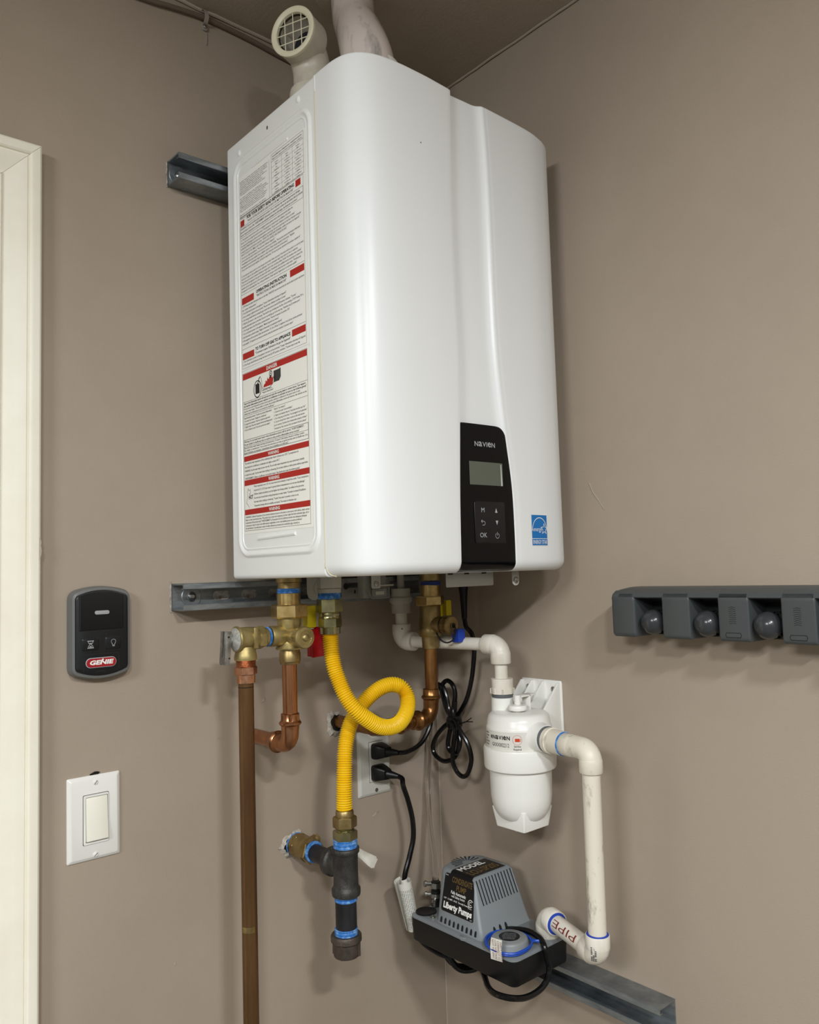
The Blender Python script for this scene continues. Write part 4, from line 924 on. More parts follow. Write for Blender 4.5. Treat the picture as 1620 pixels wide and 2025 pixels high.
mb = MB().lathe((hx, hy, 0), Z, [(1.163, .0180), (1.184, .0180), (1.1845, .0150)], 28); build('union_neck', mb, 'brass_smooth', HV)
mb = MB().hex((hx, hy, 0), Z, 1.1470, 1.1675, .0275, hint=(.95, .31, 0)); build('union_nut', mb, 'brass_smooth', HV, sharp=25)
mb = MB()
mb.lathe((hx, hy, 0), Z, [(1.1005, .0100), (1.1005, .0205), (1.1025, .0212), (1.1045, .0200), (1.1085, .0175), (1.114, .0150), (1.124, .0150), (1.131, .0160), (1.1365, .0178), (1.147, .0182), (1.147, .0100)], 32)
mb.lathe((hx, hy, 1.1215), -X, [(0, .0135), (.012, .0140), (.018, .0150), (.033, .0155), (.035, .0148), (.0352, .010)], 28)
mb.lathe((hx, hy, 1.1195), -Y, [(0, .0135), (.012, .0132), (.026, .0132), (.027, .0125)], 28)
mb.lathe((hx, hy, 1.1195), X, [(0, .0135), (.015, .0125), (.017, .0115)], 24)
build('valve_body', mb, 'brass', HV, sharp=50)
prof = []
mb = MB(); a_, u_, w_ = frame(-Y, Z); o = V((hx, hy-.027, 1.1192)); rings = []
for t_, r_, kn in ((0, .0120, 0), (.0008, .0140, 1), (.009, .0145, 1), (.0098, .0150, 0), (.012, .0162, 0), (.0155, .0162, 0), (.0175, .0150, 0), (.0178, .0105, 0), (.0172, .0100, 0), (.0172, .0058, 0), (.0190, .0052, 0), (.0205, .0030, 0)):
    rings.append([o+a_*t_+u_*((r_+kn*.0010*(1 if (i//2) % 2 else 0))*math.cos(2*PI*i/48))+w_*((r_+kn*.0010*(1 if (i//2) % 2 else 0))*math.sin(2*PI*i/48)) for i in range(48)])
mb.rings(rings, True, True); CAP = build('drain_cap', mb, 'brass', HV, sharp=40)
mb = MB(); oc = o+a_*.0180
for k, ch in enumerate('FULL PORT'):
    if ch == ' ': continue
    th = PI*.88-k*.2*PI*.62; c, s_ = math.cos(th), math.sin(th)
    text(mb, ch, oc+X*(.0078*c)+Z*(.0078*s_), V((s_, 0, -c)), V((c, 0, s_)), .0030, align='C', bold=.02)
build('lettering', mb, 'brass_smooth', CAP, smooth=False, norm=False)
mb = MB().lathe((hx, hy, 0), Z, [(1.078, .0128), (1.0785, .0145), (1.081, .0148), (1.0825, .0160), (1.094, .0162), (1.097, .0150), (1.101, .0150)], 28); build('solder_cup', mb, 'brass_dark', HV)
mb = MB().cyl((hx+.017, hy, 1.1195), X, 0, .006, .005, 14); mb.box((hx+.014, hy-.004, 1.127), (hx+.042, hy+.010, 1.129)); build('lever_stem', mb, 'zinc', HV, bevel=.0004)
grip(HV, (-.3655, -.1175, 1.1460), 'yellow_grip', .0165, .034, .003, name='lever').__setitem__('label', 'yellow lever')
mb = MB(); c = V((-.3520, -.110, 0)); mb.prism([(-.010, 1.1290), (.014, 1.1290), (.014, 1.0840), (.012, 1.0825), (-.008, 1.0815), (-.010, 1.0830)], (c.x, c.y, 0), X, Z, .0035); mb.box((c.x-.0100, c.y, 1.0830), (c.x-.0070, c.y+.010, 1.1280)); o = build('lever', mb, 'red_grip', HV, bevel=.0008); o['label'] = 'red lever'

HP = empty('hot_water_pipe', (hx, hy, .96), 'short bright copper pipe with a press elbow into the wall, left of the yellow hose', 'pipe')
ex_, ez = hx-.0022, .9585
mb = MB().cyl((ex_+.001, hy, 0), Z, .995, 1.082, .0111, 28); mb.cyl((ex_, 0, ez), Y, hy+.035, .02, .0111, 28); build_each('straight_pipe', mb, 'copper', HP)
pth = elbow_path((ex_, hy, 1.000), (ex_, hy, ez), (ex_, hy+.038, ez), .020, 12)
mb = MB().tube(pth, .0131, 28); build('elbow', mb, 'copper', HP)
def press(o, ax): return [(0, .0125), (.001, .0138), (.010, .0140), (.0115, .0150), (.0135, .0168), (.0155, .0168), (.0175, .0150), (.0185, .0136), (.024, .0132)]
mb = MB().lathe((ex_+.0005, hy, 1.0055), -Z, press(0, 0), 28); mb.lathe((ex_, hy+.050, ez), -Y, press(0, 0), 28); mb.hex((ex_+.0005, hy, 0), Z, .9935, 1.0045, .0152, n=6); build_each('press_bead', mb, 'copper', HP, sharp=40)

rx, ry = -.4862, -.128
RV = empty('relief_valve', (rx, ry, 1.12), 'brass pressure relief valve with flip lever at the far left of the plumbing', 'valve')
mb = MB().lathe((rx, ry, 0), Z, [(1.0910, .0120), (1.0910, .0162), (1.094, .0166), (1.0985, .0160), (1.104, .0148), (1.110, .0140)], 28)
mb.lathe((rx-.0160, ry, 1.1215), X, [(0, .0120), (0, .0182), (.001, .0188), (.003, .0188), (.0045, .0168), (.022, .0168), (.030, .0160), (.0345, .0150)], 32)
build('valve_body', mb, 'brass', RV, sharp=40)
mb = MB().box((-.4815, ry-.0178, 1.1075), (-.4745, ry-.0145, 1.1375)); build('raised_pad', mb, 'brass', RV, bevel=.0008)
mb = MB().hex((rx, ry, 1.1215), X, .0170, .0290, .0172, hint=(0, -.2, 1)); mb.lathe((rx, ry, 1.1215), X, [(.029, .0135), (.034, .0135)], 24); build('outlet_nut', mb, 'brass', RV, sharp=25)
tape(RV, (rx, ry, 1.1215), X, .0350, .0375, .0142)
mb = MB().lathe((rx-.0160, ry, 1.1215), -X, [(-.0005, .0165), (.0008, .0168), (.0030, .0140), (.0060, .0065), (.0065, .0045), (.012, .0040)], 28); build('name_disc', mb, 'cast_grey', RV, label='round grey disc on the end')
mb = MB(); lv = M.Rotation(.10, 3, 'Y')
o = V((-.5165, -.128, 1.1300))
pts = [(-.0055, .004), (.0055, .004), (.0062, -.036), (.0048, -.0435), (-.0030, -.0435), (-.0045, -.040)]
mb.prism(pts, o+V((0, -.005, 0)), lv @ X, lv @ Z, .0012); mb.prism(pts, o+V((0, .0062, 0)), lv @ X, lv @ Z, .0012)
mb.prism([(-.0060, .004), (-.0048, .004), (-.0030, -.0420), (-.0042, -.0420)], o+V((0, .0062, 0)), lv @ X, lv @ Z, .0124)
LEV = build('flip_lever', mb, 'zinc', RV, bevel=.0003)
mb = MB().cyl(o+V((.0005, -.0068, -.004)), Y, 0, .016, .0016, 10); mb.cyl(o+V((.001, -.0066, -.034)), Y, 0, .001, .0014, 8); build('pivot_pin', mb, 'gap_dark', LEV)

RP = empty('relief_drain_pipe', (rx, ry, ZF), 'long dark copper drain pipe running down from the relief valve', 'pipe')
mb = MB().cyl((rx-.0003, ry, 0), Z, ZF, 1.066, .0111, 32); build_each('straight_pipe', mb, 'copper_aged', RP)
mb = MB(); prof = []
for i in range(7): z = 1.0815+i*.0017; prof += [(z, .0138), (z+.0008, .0148)]
mb.lathe((rx, ry, 0), Z, prof+[(1.0935, .0135)], 28); mb.hex((rx, ry, 0), Z, 1.0700, 1.0815, .0166, hint=(.2, -.98, 0)); mb.lathe((rx, ry, 0), Z, [(1.0585, .0112), (1.0585, .0132), (1.0720, .0136)], 28)
build('threaded_adapter', mb, 'copper_bright', RP, sharp=30)
mb = MB().cyl((rx-.0003, ry, 0), Z, 1.0520, 1.0530, .01122, 32); build('marker_line', mb, 'hole_dark', RP)
mb = MB(); mb.lathe((rx-.0003, ry, 0), Z, [(.7125, .01125), (.7205, .01125)], 10, cap=False, hint=(-.67, -.74, 0), ang=(-.9, .9)); build('scuff_mark', mb, 'brass_dark', RP)

cx, cy = -.1325, -.135
CV = empty('cold_water_valve', (cx, cy, 1.12), 'dark brass service valve with blue and yellow levers under the heater right side', 'valve')
tape(CV, (cx+.004, cy, 0), Z, 1.1860, 1.1930, .0180, 'tape_dark')
mb = MB().cyl((cx+.003, cy, 0), Z, 1.165, 1.187, .0175, 28); build('union_neck', mb, 'brass_smooth', CV)
mb = MB().hex((cx+.002, cy, 0), Z, 1.1515, 1.1680, .0255, hint=(.9, -.43, 0)); build('union_nut', mb, 'brass_smooth', CV, sharp=25)
mb = MB().lathe((cx+.0005, cy, 0), Z, [(1.0990, .0150), (1.0990, .0190), (1.1015, .0205), (1.1120, .0210), (1.1140, .0198), (1.1300, .0192), (1.1320, .0182), (1.1500, .0182), (1.1520, .0170)], 32)
mb.lathe((cx, cy, 1.1190), (.10, -.995, 0), [(0, .0140), (.022, .0140), (.036, .0132), (.040, .0125)], 28); mb.lathe((cx, cy, 1.1195), X, [(0, .013), (.018, .012), (.021, .011)], 24)
build('valve_body', mb, 'brass_dark', CV, sharp=50)
dv = V((.10, -.995, 0)).normalized(); o = V((cx, cy, 1.1185))+dv*.034
mb = MB(); a_, u_, w_ = frame(dv, Z); rings = []
for t_, r_, kn in ((0, .0120, 0), (.0008, .0140, 1), (.010, .0142, 1), (.011, .0155, 0), (.0155, .0158, 0), (.0175, .0145, 0), (.0178, .0040, 0), (.0190, .0030, 0)):
    rings.append([o+a_*t_+u_*((r_+kn*.0010*(1 if (i//2) % 2 else 0))*math.cos(2*PI*i/48))+w_*((r_+kn*.0010*(1 if (i//2) % 2 else 0))*math.sin(2*PI*i/48)) for i in range(48)])
mb.rings(rings, True, True); build('drain_cap', mb, 'brass_dark', CV, sharp=40)
rr_ = V((.76, -.65, 0))
mb = MB(); q = o+dv*.020; rope([q+Z*.001, q+dv*.003-Z*.004, q+dv*.002-Z*.016, q-rr_*.003-Z*.024+dv*.001, q-rr_*.009-Z*.0285-dv*.004, q-rr_*.0150-Z*.024-dv*.010, q-rr_*.0165-Z*.012-dv*.018], .0014, 6, 8, mb)
mb.lathe(q, dv, [(-.0005, .0042), (.001, .0040), (.0012, .0002)], 14); mb.lathe(o-dv*.003, dv, [(0, .0152), (.002, .0152)], 24, cap=False); build('cap_strap', mb, 'rubber_black', CV)
mb = MB().cyl((-.1160, -.150, 1.1070), -Y, 0, .040, .0030, 12); mb.cyl((cx+.02, cy, 1.1195), X, 0, .008, .005, 14); mb.box((cx+.022, cy-.004, 1.126), (cx+.056, cy+.008, 1.128)); build_each('lever_stem', mb, 'zinc', CV, bevel=.0004)
grip(CV, (-.0845, -.1300, 1.1450), 'yellow_grip', .0125, .027, .003).__setitem__('label', 'yellow lever')
mb = MB().box((-.0980, -.126, 1.1305), (-.0928, -.124, 1.1555)); build('lever', mb, 'yellow_grip', CV, bevel=.0005).__setitem__('label', 'yellow lever')
grip(CV, (-.1135, -.1900, 1.1010), 'blue_grip', .0165, .0225, .003).__setitem__('label', 'blue lever')
mb = MB().lathe((cx-.0002, cy, 0), Z, [(1.078, .0120), (1.0785, .0142), (1.092, .0148), (1.099, .0152)], 28); build('solder_cup', mb, 'brass_dark', CV)
CPp = empty('cold_water_pipe', (cx, cy, .96), 'dull copper pipe dropping from the right brass valve into the wall behind the yellow hose', 'pipe')
px0, pz = -.1368, .9605; pxe = -.2362
mb = MB().cyl((cx-.0008, cy, 0), Z, .995, 1.080, .0111, 28); mb.cyl((0, cy, pz), X, pxe+.03, px0-.03, .0111, 28); mb.cyl((pxe, 0, pz-.0070), Y, cy+.02, .02, .0111, 28); build_each('straight_pipe', mb, 'copper_cold', CPp)
mb = MB().tube(elbow_path((px0+.001, cy, .998), (px0, cy, pz), (px0-.036, cy, pz), .021, 12), .0131, 28); mb.tube(elbow_path((pxe+.034, cy, pz), (pxe, cy, pz-.002), (pxe, cy+.034, pz-.0065), .020, 12), .0131, 28); build_each('elbow', mb, 'copper_cold', CPp)
mb = MB().lathe((px0+.0015, cy, 1.0105), -Z, press(0, 0), 28); mb.lathe((px0-.044, cy, pz), X, press(0, 0), 28); mb.lathe((pxe+.044, cy, pz), -X, press(0, 0), 28); build_each('press_bead', mb, 'copper_cold', CPp, sharp=40)

# ================================================================== gas
gx, gy = -.345, -.14
GH = empty('gas_hose', (gx, gy, 1.0), 'yellow corrugated gas hose looping once from the heater down to the black tee', 'gas hose')
tape(GH, (gx, gy, 0), Z, 1.1725, 1.1835, .0180)
mb = MB().hex((gx, gy, 0), Z, 1.1515, 1.1730, .0205, hint=(.95, .31, 0)); build('hex_nut', mb, 'brass_zinc', GH, sharp=25)
mb = MB().lathe((gx, gy, 0), Z, [(1.142, .0155), (1.144, .0175), (1.147, .0168), (1.149, .0175), (1.152, .0165)], 28); build('union_neck', mb, 'brass_zinc', GH)
mb = MB().hex((gx, gy, 0), Z, 1.1285, 1.1435, .0182, hint=(.9, .43, 0)); build('hex_nut', mb, 'brass_zinc', GH, sharp=25).__setitem__('label', 'dull nickel nut')
mb = MB().lathe((gx, gy, 0), Z, [(1.1185, .0130), (1.1190, .0160), (1.126, .0162), (1.129, .0165)], 28); build('collar', mb, 'brass_zinc', GH)
tx_, tz = -.3262, None
hp = [(gx, gy, 1.122), (-.3447, -.140, 1.1149), (-.3470, -.145, 1.0939), (-.3465, -.15, 1.0697), (-.3424, -.156, 1.0480), (-.3362, -.165, 1.0240), (-.3250, -.174, 1.0035), (-.3074, -.180, .9872), (-.2845, -.181, .9737), (-.2607, -.179, .9690), (-.2365, -.173, .9725), (-.2145, -.164, .9868), (-.2040, -.154, 1.0050), (-.2075, -.145, 1.0205), (-.2225, -.139, 1.0272), (-.2428, -.134, 1.0240), (-.2635, -.1295, 1.0122), (-.2820, -.1265, .9955), (-.2990, -.127, .9768), (-.3110, -.1305, .9561), (-.3190, -.135, .9335), (-.3240, -.1385, .8985), (-.3262, -.140, .866), (-.3265, -.140, .845)]
hp = resample(catmull([V(p) for p in hp], 12), .0034/6)
mb = MB(); mb.tube(hp, .0115, 18, rf=lambda t_, i: .0127-.0030*(.5+.5*math.cos(2*PI*i/6))**1.3)
build('corrugated_tube', mb, 'yellow_hose', GH, sharp=80)
bx2 = -.3262
mb = MB().lathe((bx2, gy, 0), Z, [(.835, .0140), (.838, .0142), (.846, .0140), (.848, .0128)], 28); build('collar', mb, 'brass_dark', GH)
mb = MB().hex((bx2, gy, 0), Z, .8220, .8385, .0187, hint=(.9, .43, 0)); build('hex_nut', mb, 'brass_dark', GH, sharp=25)
mb = MB().lathe((bx2, gy, 0), Z, [(.816, .0160), (.819, .0135), (.823, .0150)], 28); build('union_neck', mb, 'brass_zinc', GH)
mb = MB().hex((bx2, gy, 0), Z, .8035, .8175, .0192, hint=(.95, .31, 0)); build('hex_nut', mb, 'brass_zinc', GH, sharp=25)
GT_ = empty('gas_drip_tee', (bx2, gy, .70), 'black iron gas tee with a capped drip leg and blue thread tape', 'pipe fitting')
tape(GT_, (bx2, gy, 0), Z, .7915, .8045, .0183)
bc = V((bx2-.0010, gy, .763))
mb = MB().lathe((bx2-.0006, gy, 0), Z, [(.7215, .0150), (.7215, .0215), (.7245, .0222), (.7310, .0222), (.7335, .0205), (.7360, .0193), (.750, .0190), (.7820, .0193), (.7840, .0205), (.7855, .0218), (.7915, .0218), (.7925, .0208), (.7925, .0150)], 36)
mb.lathe(bc, Y, [(0, .0175), (.024, .0182), (.027, .0192), (.029, .0220), (.037, .0224), (.040, .0208), (.040, .0140)], 32)
build('tee_body', mb, 'iron', GT_, sharp=50)
tape(GT_, (bx2-.0012, gy, 0), Z, .7130, .7225, .0172)
mb = MB().cyl((bx2-.0017, gy, 0), Z, .668, .716, .0163, 28); build('nipple', mb, 'pipe_black', GT_)
tape(GT_, (bx2-.0022, gy, 0), Z, .6610, .6735, .0175)
o = V((bx2-.0026, gy, 0)); mb = MB().lathe(o, Z, [(.6320, .0120), (.6325, .0188), (.6345, .0196), (.6520, .0200), (.6535, .0215), (.6550, .0236), (.6625, .0236), (.6645, .0222), (.6645, .0165)], 32)
for k in range(4):
    a = .6+k*PI/2; mb.box((o.x+.0190*math.cos(a)-.0025, gy+.0190*math.sin(a)-.0025, .6335), (o.x+.0190*math.cos(a)+.0025, gy+.0190*math.sin(a)+.0025, .6540))
build('pipe_cap', mb, 'iron_brown', GT_, sharp=40, bevel=0)
mb = MB()
for s_, dx, dz in (('0', -.006, .009), ('0', .003, .011), ('0', -.011, -.004), ('3/4', -.004, -.013)):
    pass
build('side_nipple', MB().cyl((bx2-.0014, 0, .7645), Y, gy+.036, -.052, .0135, 24), 'pipe_black', GT_)
GV = empty('gas_shutoff_valve', (-.328, -.03, .766), 'brass gas shutoff valve at the wall with a pale lever', 'valve')
vc = V((bx2-.0020, 0, .7655))
tape(GV, vc, -Y, .053, .0575, .0165); tape(GV, vc, -Y, .0005, .0045, .0188)
mb = MB().lathe(vc, -Y, [(.003, .0165), (.006, .0188), (.012, .0194), (.016, .0186), (.019, .0196), (.023, .0192), (.040, .0188), (.0425, .0196)], 28); mb.hex(vc, -Y, .0400, .0540, .0206, hint=(.3, 0, 1)); mb.hex(vc, -Y, .0120, .0205, .0204, hint=(.3, 0, 1), n=8)
mb.lathe(vc+V((0, -.031, 0)), (.9, 0, .45), [(0, .010), (.019, .0095), (.020, .0085), (.024, .0082)], 22)
build('valve_body', mb, 'brass_dark', GV, sharp=30)
mb = MB().lathe(vc+V((0, -.031, 0))+V((.9, 0, .45)).normalized()*.024, (.9, 0, .45), [(0, .0065), (.004, .0065), (.005, .005), (.0055, .001)], 6); build('stem_nut', mb, 'brass', GV)
Pl = catmull([V((-.2830, -.052, .7710)), V((-.276, -.062, .7660)), V((-.262, -.084, .7560)), V((-.249, -.098, .7440)), V((-.240, -.103, .7365))], 6)
mb = MB(); rings = []
for i, p in enumerate(Pl):
    k = i/(len(Pl)-1); t_ = (Pl[min(i+1, len(Pl)-1)]-Pl[max(i-1, 0)]).normalized(); wv = Z*.8+V((.3, .3, 0)); wv = (wv-t_*wv.dot(t_)).normalized(); nv = t_.cross(wv)
    hw = .0078-.0016*math.sin(PI*min(1, k*1.4))+.0035*max(0, k-.6)/.4; hw *= (1 if k < .93 else .72)
    rings.append([p+wv*hw+nv*.0012, p+wv*hw-nv*.0012, p-wv*hw-nv*.0012, p-wv*hw+nv*.0012])
mb.rings(rings); build('lever', mb, 'lever_cream', GV, bevel=.0008, label='pale cream flat lever')

# ================================================================== PVC condensate line
PV = empty('condensate_pipe', (-.126, -.05, 1.1), 'white plastic condensate pipe running from the heater across to the white filter', 'pipe')
a0 = V((-.1258, -.05, -.0025)); zc = 1.0868; pe_ = V((-.0900, -.2585, 1.0865)); ps = V((a0.x, a0.y, zc)); dd = (pe_-ps).normalized()
mb = MB().lathe(a0, Z, [(1.1390, .0130), (1.1390, .0168), (1.1560, .0170), (1.1580, .0185), (1.1610, .0208), (1.1665, .0208), (1.1690, .0185), (1.1700, .0176), (1.1835, .0174), (1.1835, .0080)], 30)
build('union', mb, 'pvc_grey', PV, sharp=30, label='greyish union under the heater')
mb = MB(); mb.cyl(a0, Z, 1.105, 1.142, .0107, 24); mb.cyl(ps, dd, .03, (pe_-ps).length-.03, .0107, 24); mb.cyl((pe_.x, pe_.y, 0), Z, 1.022, 1.060, .0107, 24); build_each('straight_pipe', mb, 'pvc', PV)
def pvc_elbow(p, d1, d2, par, mt='pvc', L=.030, r=.0135, R_=.0168, L1=None):
    p, d1, d2 = V(p), V(d1).normalized(), V(d2).normalized(); mb = MB()
    L1 = L1 or L
    mb.tube(elbow_path(p+d1*L1*.97, p, p+d2*L*.97, .016, 12), R_*.97, 28)
    for d_, l_ in ((d1, L1), (d2, L)): mb.lathe(p+d_*l_, -d_, [(0, .0108), (0, R_*.96), (.001, R_), (.016, R_), (.018, R_*.985), (.020, R_*.95)], 28)
    return build('elbow', mb, mt, par, sharp=40)
pvc_elbow(ps, Z, dd, PV); pvc_elbow(pe_, -dd, -Z, PV)
mb = MB()
for c in (a0+V((-.010, -.0135, 1.1120)), ps+dd*.128+V((-.008, -.008, .010)), pe_-dd*.018+V((-.010, -.010, -.014))): mb.sphere(c, .0013, 8, 6)
build('speck', mb, 'pvc_mark', PV)
mb = MB().lathe((pe_.x, pe_.y-.0012, 0), Z, [(1.0080, .0120), (1.0085, .0182), (1.0175, .0186), (1.0182, .0176), (1.0325, .0180), (1.0330, .0110)], 28)
for k in range(8):
    a = k*PI/4; mb.box((pe_.x+.0180*math.cos(a)-.0015, pe_.y-.0012+.0180*math.sin(a)-.0015, 1.0085), (pe_.x+.0180*math.cos(a)+.0015, pe_.y-.0012+.0180*math.sin(a)+.0015, 1.0170))
build('threaded_adapter', mb, 'pvc', PV, sharp=30)

# ---- neutraliser
hx_, hy_ = -.090, -.2925
NF = empty('condensate_filter', (hx_, hy_, .80), 'white canister condensate filter bracketed to the right wall above the grey pump', 'filter')
mb = MB().lathe((hx_, hy_, 0), Z, [(.9280, .0490), (.9280, .0522), (.9600, .0525), (.9635, .0518), (.9650, .0508), (.9720, .0500), (.9790, .0475), (.9825, .0430), (.9838, .0360), (.9842, .0003)], 56)
mb.lathe((pe_.x, pe_.y-.0015, 0), Z, [(.980, .0195), (1.0025, .0190), (1.0025, .0120)], 30)
od = V((-.157, -.988, 0)).normalized(); oc = V((hx_, hy_, .9495))
mb.lathe(oc, od, [(.030, .0300), (.044, .0262), (.050, .0232), (.056, .0215), (.066, .0208), (.066, .0120)], 32)
HD = build('head', mb, 'plastic_white', NF, sharp=40)
mb = MB().lathe((pe_.x, pe_.y-.0015, 0), Z, [(1.0020, .0168), (1.0050, .0175), (1.0085, .0172)], 28); mb.lathe(oc, od, [(.0655, .0192), (.0690, .0198), (.0705, .0190)], 28); build_each('seal_ring', mb, 'ring_grey', NF, label='dark grey thread ring')
mb = MB().lathe((hx_, hy_, 0), Z, [(.8980, .0500), (.8965, .0545), (.8980, .0566), (.9010, .0572), (.9270, .0576), (.9300, .0566), (.9305, .0515)], 56); build('lock_collar', mb, 'plastic_white', NF, sharp=40)
mb = MB().lathe((hx_, hy_, 0), Z, [(.9000, .0495), (.885, .0492), (.855, .0485), (.843, .0470), (.832, .0435), (.8225, .0375), (.8155, .0290), (.8115, .0180), (.8105, .0003)], 56); build('bowl', mb, 'plastic_white', NF, sharp=40)
mb = MB(); mb.rings([[V((hx_+p[0], hy_+p[1], z)) for p in rrect(-s_, -s_, s_, s_, .004, 4)] for z, s_ in ((.8045, .0290), (.8055, .0300), (.836, .0345))]); mb.lathe((hx_, hy_, 0), Z, [(.7985, .0165), (.799, .0175), (.806, .0178)], 6); build('base_foot', mb, 'plastic_white', NF, bevel=.001)
# bracket
BRk = MB()
BRk.prism([(-y_, z_) for y_, z_ in ((-.2265, 1.0225), (-.2265, 1.0225), (-.310, 1.0225), (-.3118, 1.018), (-.3118, .905), (-.2265, .905))][1:], (-.0004, 0, 0), UX, UY, .0040)
for yy in (-.2290, -.2520, -.2760, -.3085):
    t_ = .0032
    BRk.prism([(0, 0), (0, .098), (.022, .098), (.062, .060), (.062, 0)] if False else [(-.004, .012), (-.004, .116), (-.010, .116), (-.052, .072), (-.052, .012)], (0, yy+t_/2, .9040), X, Z, t_)
BRk.box((-.060, -.3085, .9700), (-.004, -.2275, .9745))
build('wall_bracket', BRk, 'plastic_white', NF, bevel=.0007)
for yy, zz in ((-.2400, 1.0065), (-.2945, 1.0065)):
    mb = MB(); mb.flat(rrect(-.0022, -.010, .0022, .004, .0021, 4), (-.0047, yy, zz), UX, UY); mb.flat(circ(0, .0015, .0045, 16), (-.0047, yy, zz), UX, UY); build('key_hole', mb, 'gap_dark', NF, smooth=False, norm=False)
    mb = MB().lathe((-.0048, yy, zz+.002), -X, [(0, .0036), (.0012, .0034), (.002, .0018), (.0021, .0002)], 14); build('screw', mb, 'screw_steel', NF)
mb = MB().lathe((-.098, -.2990, 0), Z, [(.9838, .0075), (.9852, .0085), (.9868, .0145), (.9885, .0155), (.9925, .0155), (.9945, .0140), (.9952, .0030), (.9960, .0020)], 28); mb.cyl((-.098, -.2990, 0), Z, .995, 1.010, .0055, 12, .001); build('vent_knob', mb, 'plastic_white', NF, sharp=40)
mb = MB().lathe((-.098, -.2990, 0), Z, [(.9950, .0042), (.9985, .0040)], 14); build('knob_gasket', mb, 'ring_grey', NF)
mb = MB(); mb.box((-.0955, -.3040, 1.0060), (-.058, -.2880, 1.0085)); mb.box((-.0960, -.3040, .9990), (-.0935, -.2880, 1.0085)); mb.box((-.0745, -.3040, .9750), (-.0715, -.2880, 1.0085)); build('vent_strap', mb, 'plastic_white', NF, bevel=.0006)
# wrap label
def cylp(R0, s_, z): # s_: arc length measured from the direction of the viewer, positive to the right
    th = math.atan2(-.67, -.742)+s_/R0; return V((hx_+R0*math.cos(th), hy_+R0*math.sin(th), z))
mb = MB(); RW = .0528
mb.rings([[cylp(RW, -.075+.100*i/24, z) for i in range(25)] for z in (.9300, .9590)], False, False, closed=False); LW = build('wrap_label', mb, 'label_grey', NF, label='grey-white wrap label with maker name and service badge')
mb = MB(); ink = lambda x0, z0: (lambda x, y: cylp(RW+.0003, x0+x, z0+y))
xx = -.0515
for ch, wd, hh in (('N', .0030, .0050), ('I', .0010, .0050)):
    vs, fs = glyphs(ch, .05); x0 = min(p[0] for p in vs); x1 = max(p[0] for p in vs); mb.add([cylp(RW+.0003, xx+(p[0]-x0)/(x1-x0)*wd, .9478+p[1]/.7*hh) for p in vs], fs); xx += wd+.0004
xx += .0008
for ch, wd, hh in (('N', .0054, .0062), ('a', .0052, .0064), ('V', .0054, .0062), ('I', .0014, .0062), ('e', .0052, .0064), ('N', .0054, .0062)):
    vs, fs = glyphs(ch, .03); x0 = min(p[0] for p in vs); x1 = max(p[0] for p in vs); y0 = min(p[1] for p in vs); y1 = max(p[1] for p in vs)
    mb.add([cylp(RW+.0003, xx+(p[0]-x0)/(x1-x0)*wd, .9472+(p[1]-y0)/(y1-y0)*hh) for p in vs], fs); xx += wd+.0007
text(mb, 'GXXX002212', None, None, None, .0058, width=.0320, bold=.0, fn=ink(-.0480, .9365))
text(mb, 'Service', None, None, None, .0030, width=.0105, align='C', bold=.01, fn=ink(-.0030, .9370)); text(mb, 'Required', None, None, None, .0030, width=.0120, align='C', bold=.01, fn=ink(-.0030, .9325))
for k, wd in enumerate((.006, .007, .004, .007, .006)): text(mb, 'filter media', None, None, None, .0022, width=wd*1.6, bold=.02, fn=ink(-.068, .9540-.0045*k))
build('lettering', mb, 'ink', LW, smooth=False, norm=False, weld=False)
mb = MB()
for q in strip(circ(-.0030, .9480, .0072, 28), .0004, True): mb.add([cylp(RW+.0003, x, z) for x, z in q], [(0, 1, 2, 3)])
q = [(-.0065, .9452), (.0008, .9452), (.0008, .9502), (-.0065, .9502)]; mb.add([cylp(RW+.0003, x, z) for x, z in q], [(0, 1, 2, 3)])
q = [(.0016, .9456), (.0024, .9456), (.0024, .9500), (.0016, .9500)]; mb.add([cylp(RW+.0003, x, z) for x, z in q], [(0, 1, 2, 3)])
build('service_badge', mb, 'orange_badge', LW, smooth=False, norm=False, weld=False)

# ---- drain from filter to pump
DP = empty('drain_pipe', (-.115, -.45, .66), 'white plastic drain pipe going down from the filter outlet to the grey pump', 'pipe')
up_ = V((-.1155, -.4510, .9480)); lo_ = V((-.1130, -.4465, .6625)); pu = V((-.0700, -.3175, .6665))
dv = (up_-oc); dv = dv.normalized()
L0 = (up_-oc).length
mb = MB().lathe(oc, dv, [(.0705, .0130), (.0710, .0180), (.0720, .0196), (.0800, .0200), (.0810, .0182), (.1050, .0180), (.1055, .0110)], 28); build('threaded_adapter', mb, 'pvc_dirty', DP, sharp=30)
tape(DP, oc, dv, .1050, .1070, .0174); 
mb = MB().cyl(oc, dv, .100, .13, .0107, 24); build('short_pipe', mb, 'pvc', DP)
pvc_elbow(up_, -dv, (lo_-up_), DP, 'pvc_dirty', L=.031, L1=L0-.1072)
d3 = (lo_-up_).normalized()
mb = MB().cyl(up_, d3, .022, (lo_-up_).length-.022, .0130, 28); build_each('straight_pipe', mb, 'pvc_dirty', DP)
d4 = (pu-lo_).normalized(); pvc_elbow(lo_, -d3, d4, DP, 'pvc', L=.030, R_=.0172)
mb = MB().lathe(lo_-d3*.030, -d3, [(0, .0160), (.0007, .0155), (.0012, .0132)], 28); mb.lathe(pu-d4*.0285, -d4, [(0, .0165), (.0012, .0160), (.0018, .0130)], 28); build_each('blue_primer', mb, 'blue_grip', DP, label='blue primer smear at the joint')
mb = MB().cyl(lo_, d4, .022, (pu-lo_).length-.022, .0130, 28); SPp = build('short_pipe', mb, 'pvc', DP)
mb = MB(); a_, u_, w_ = frame(d4, Z)
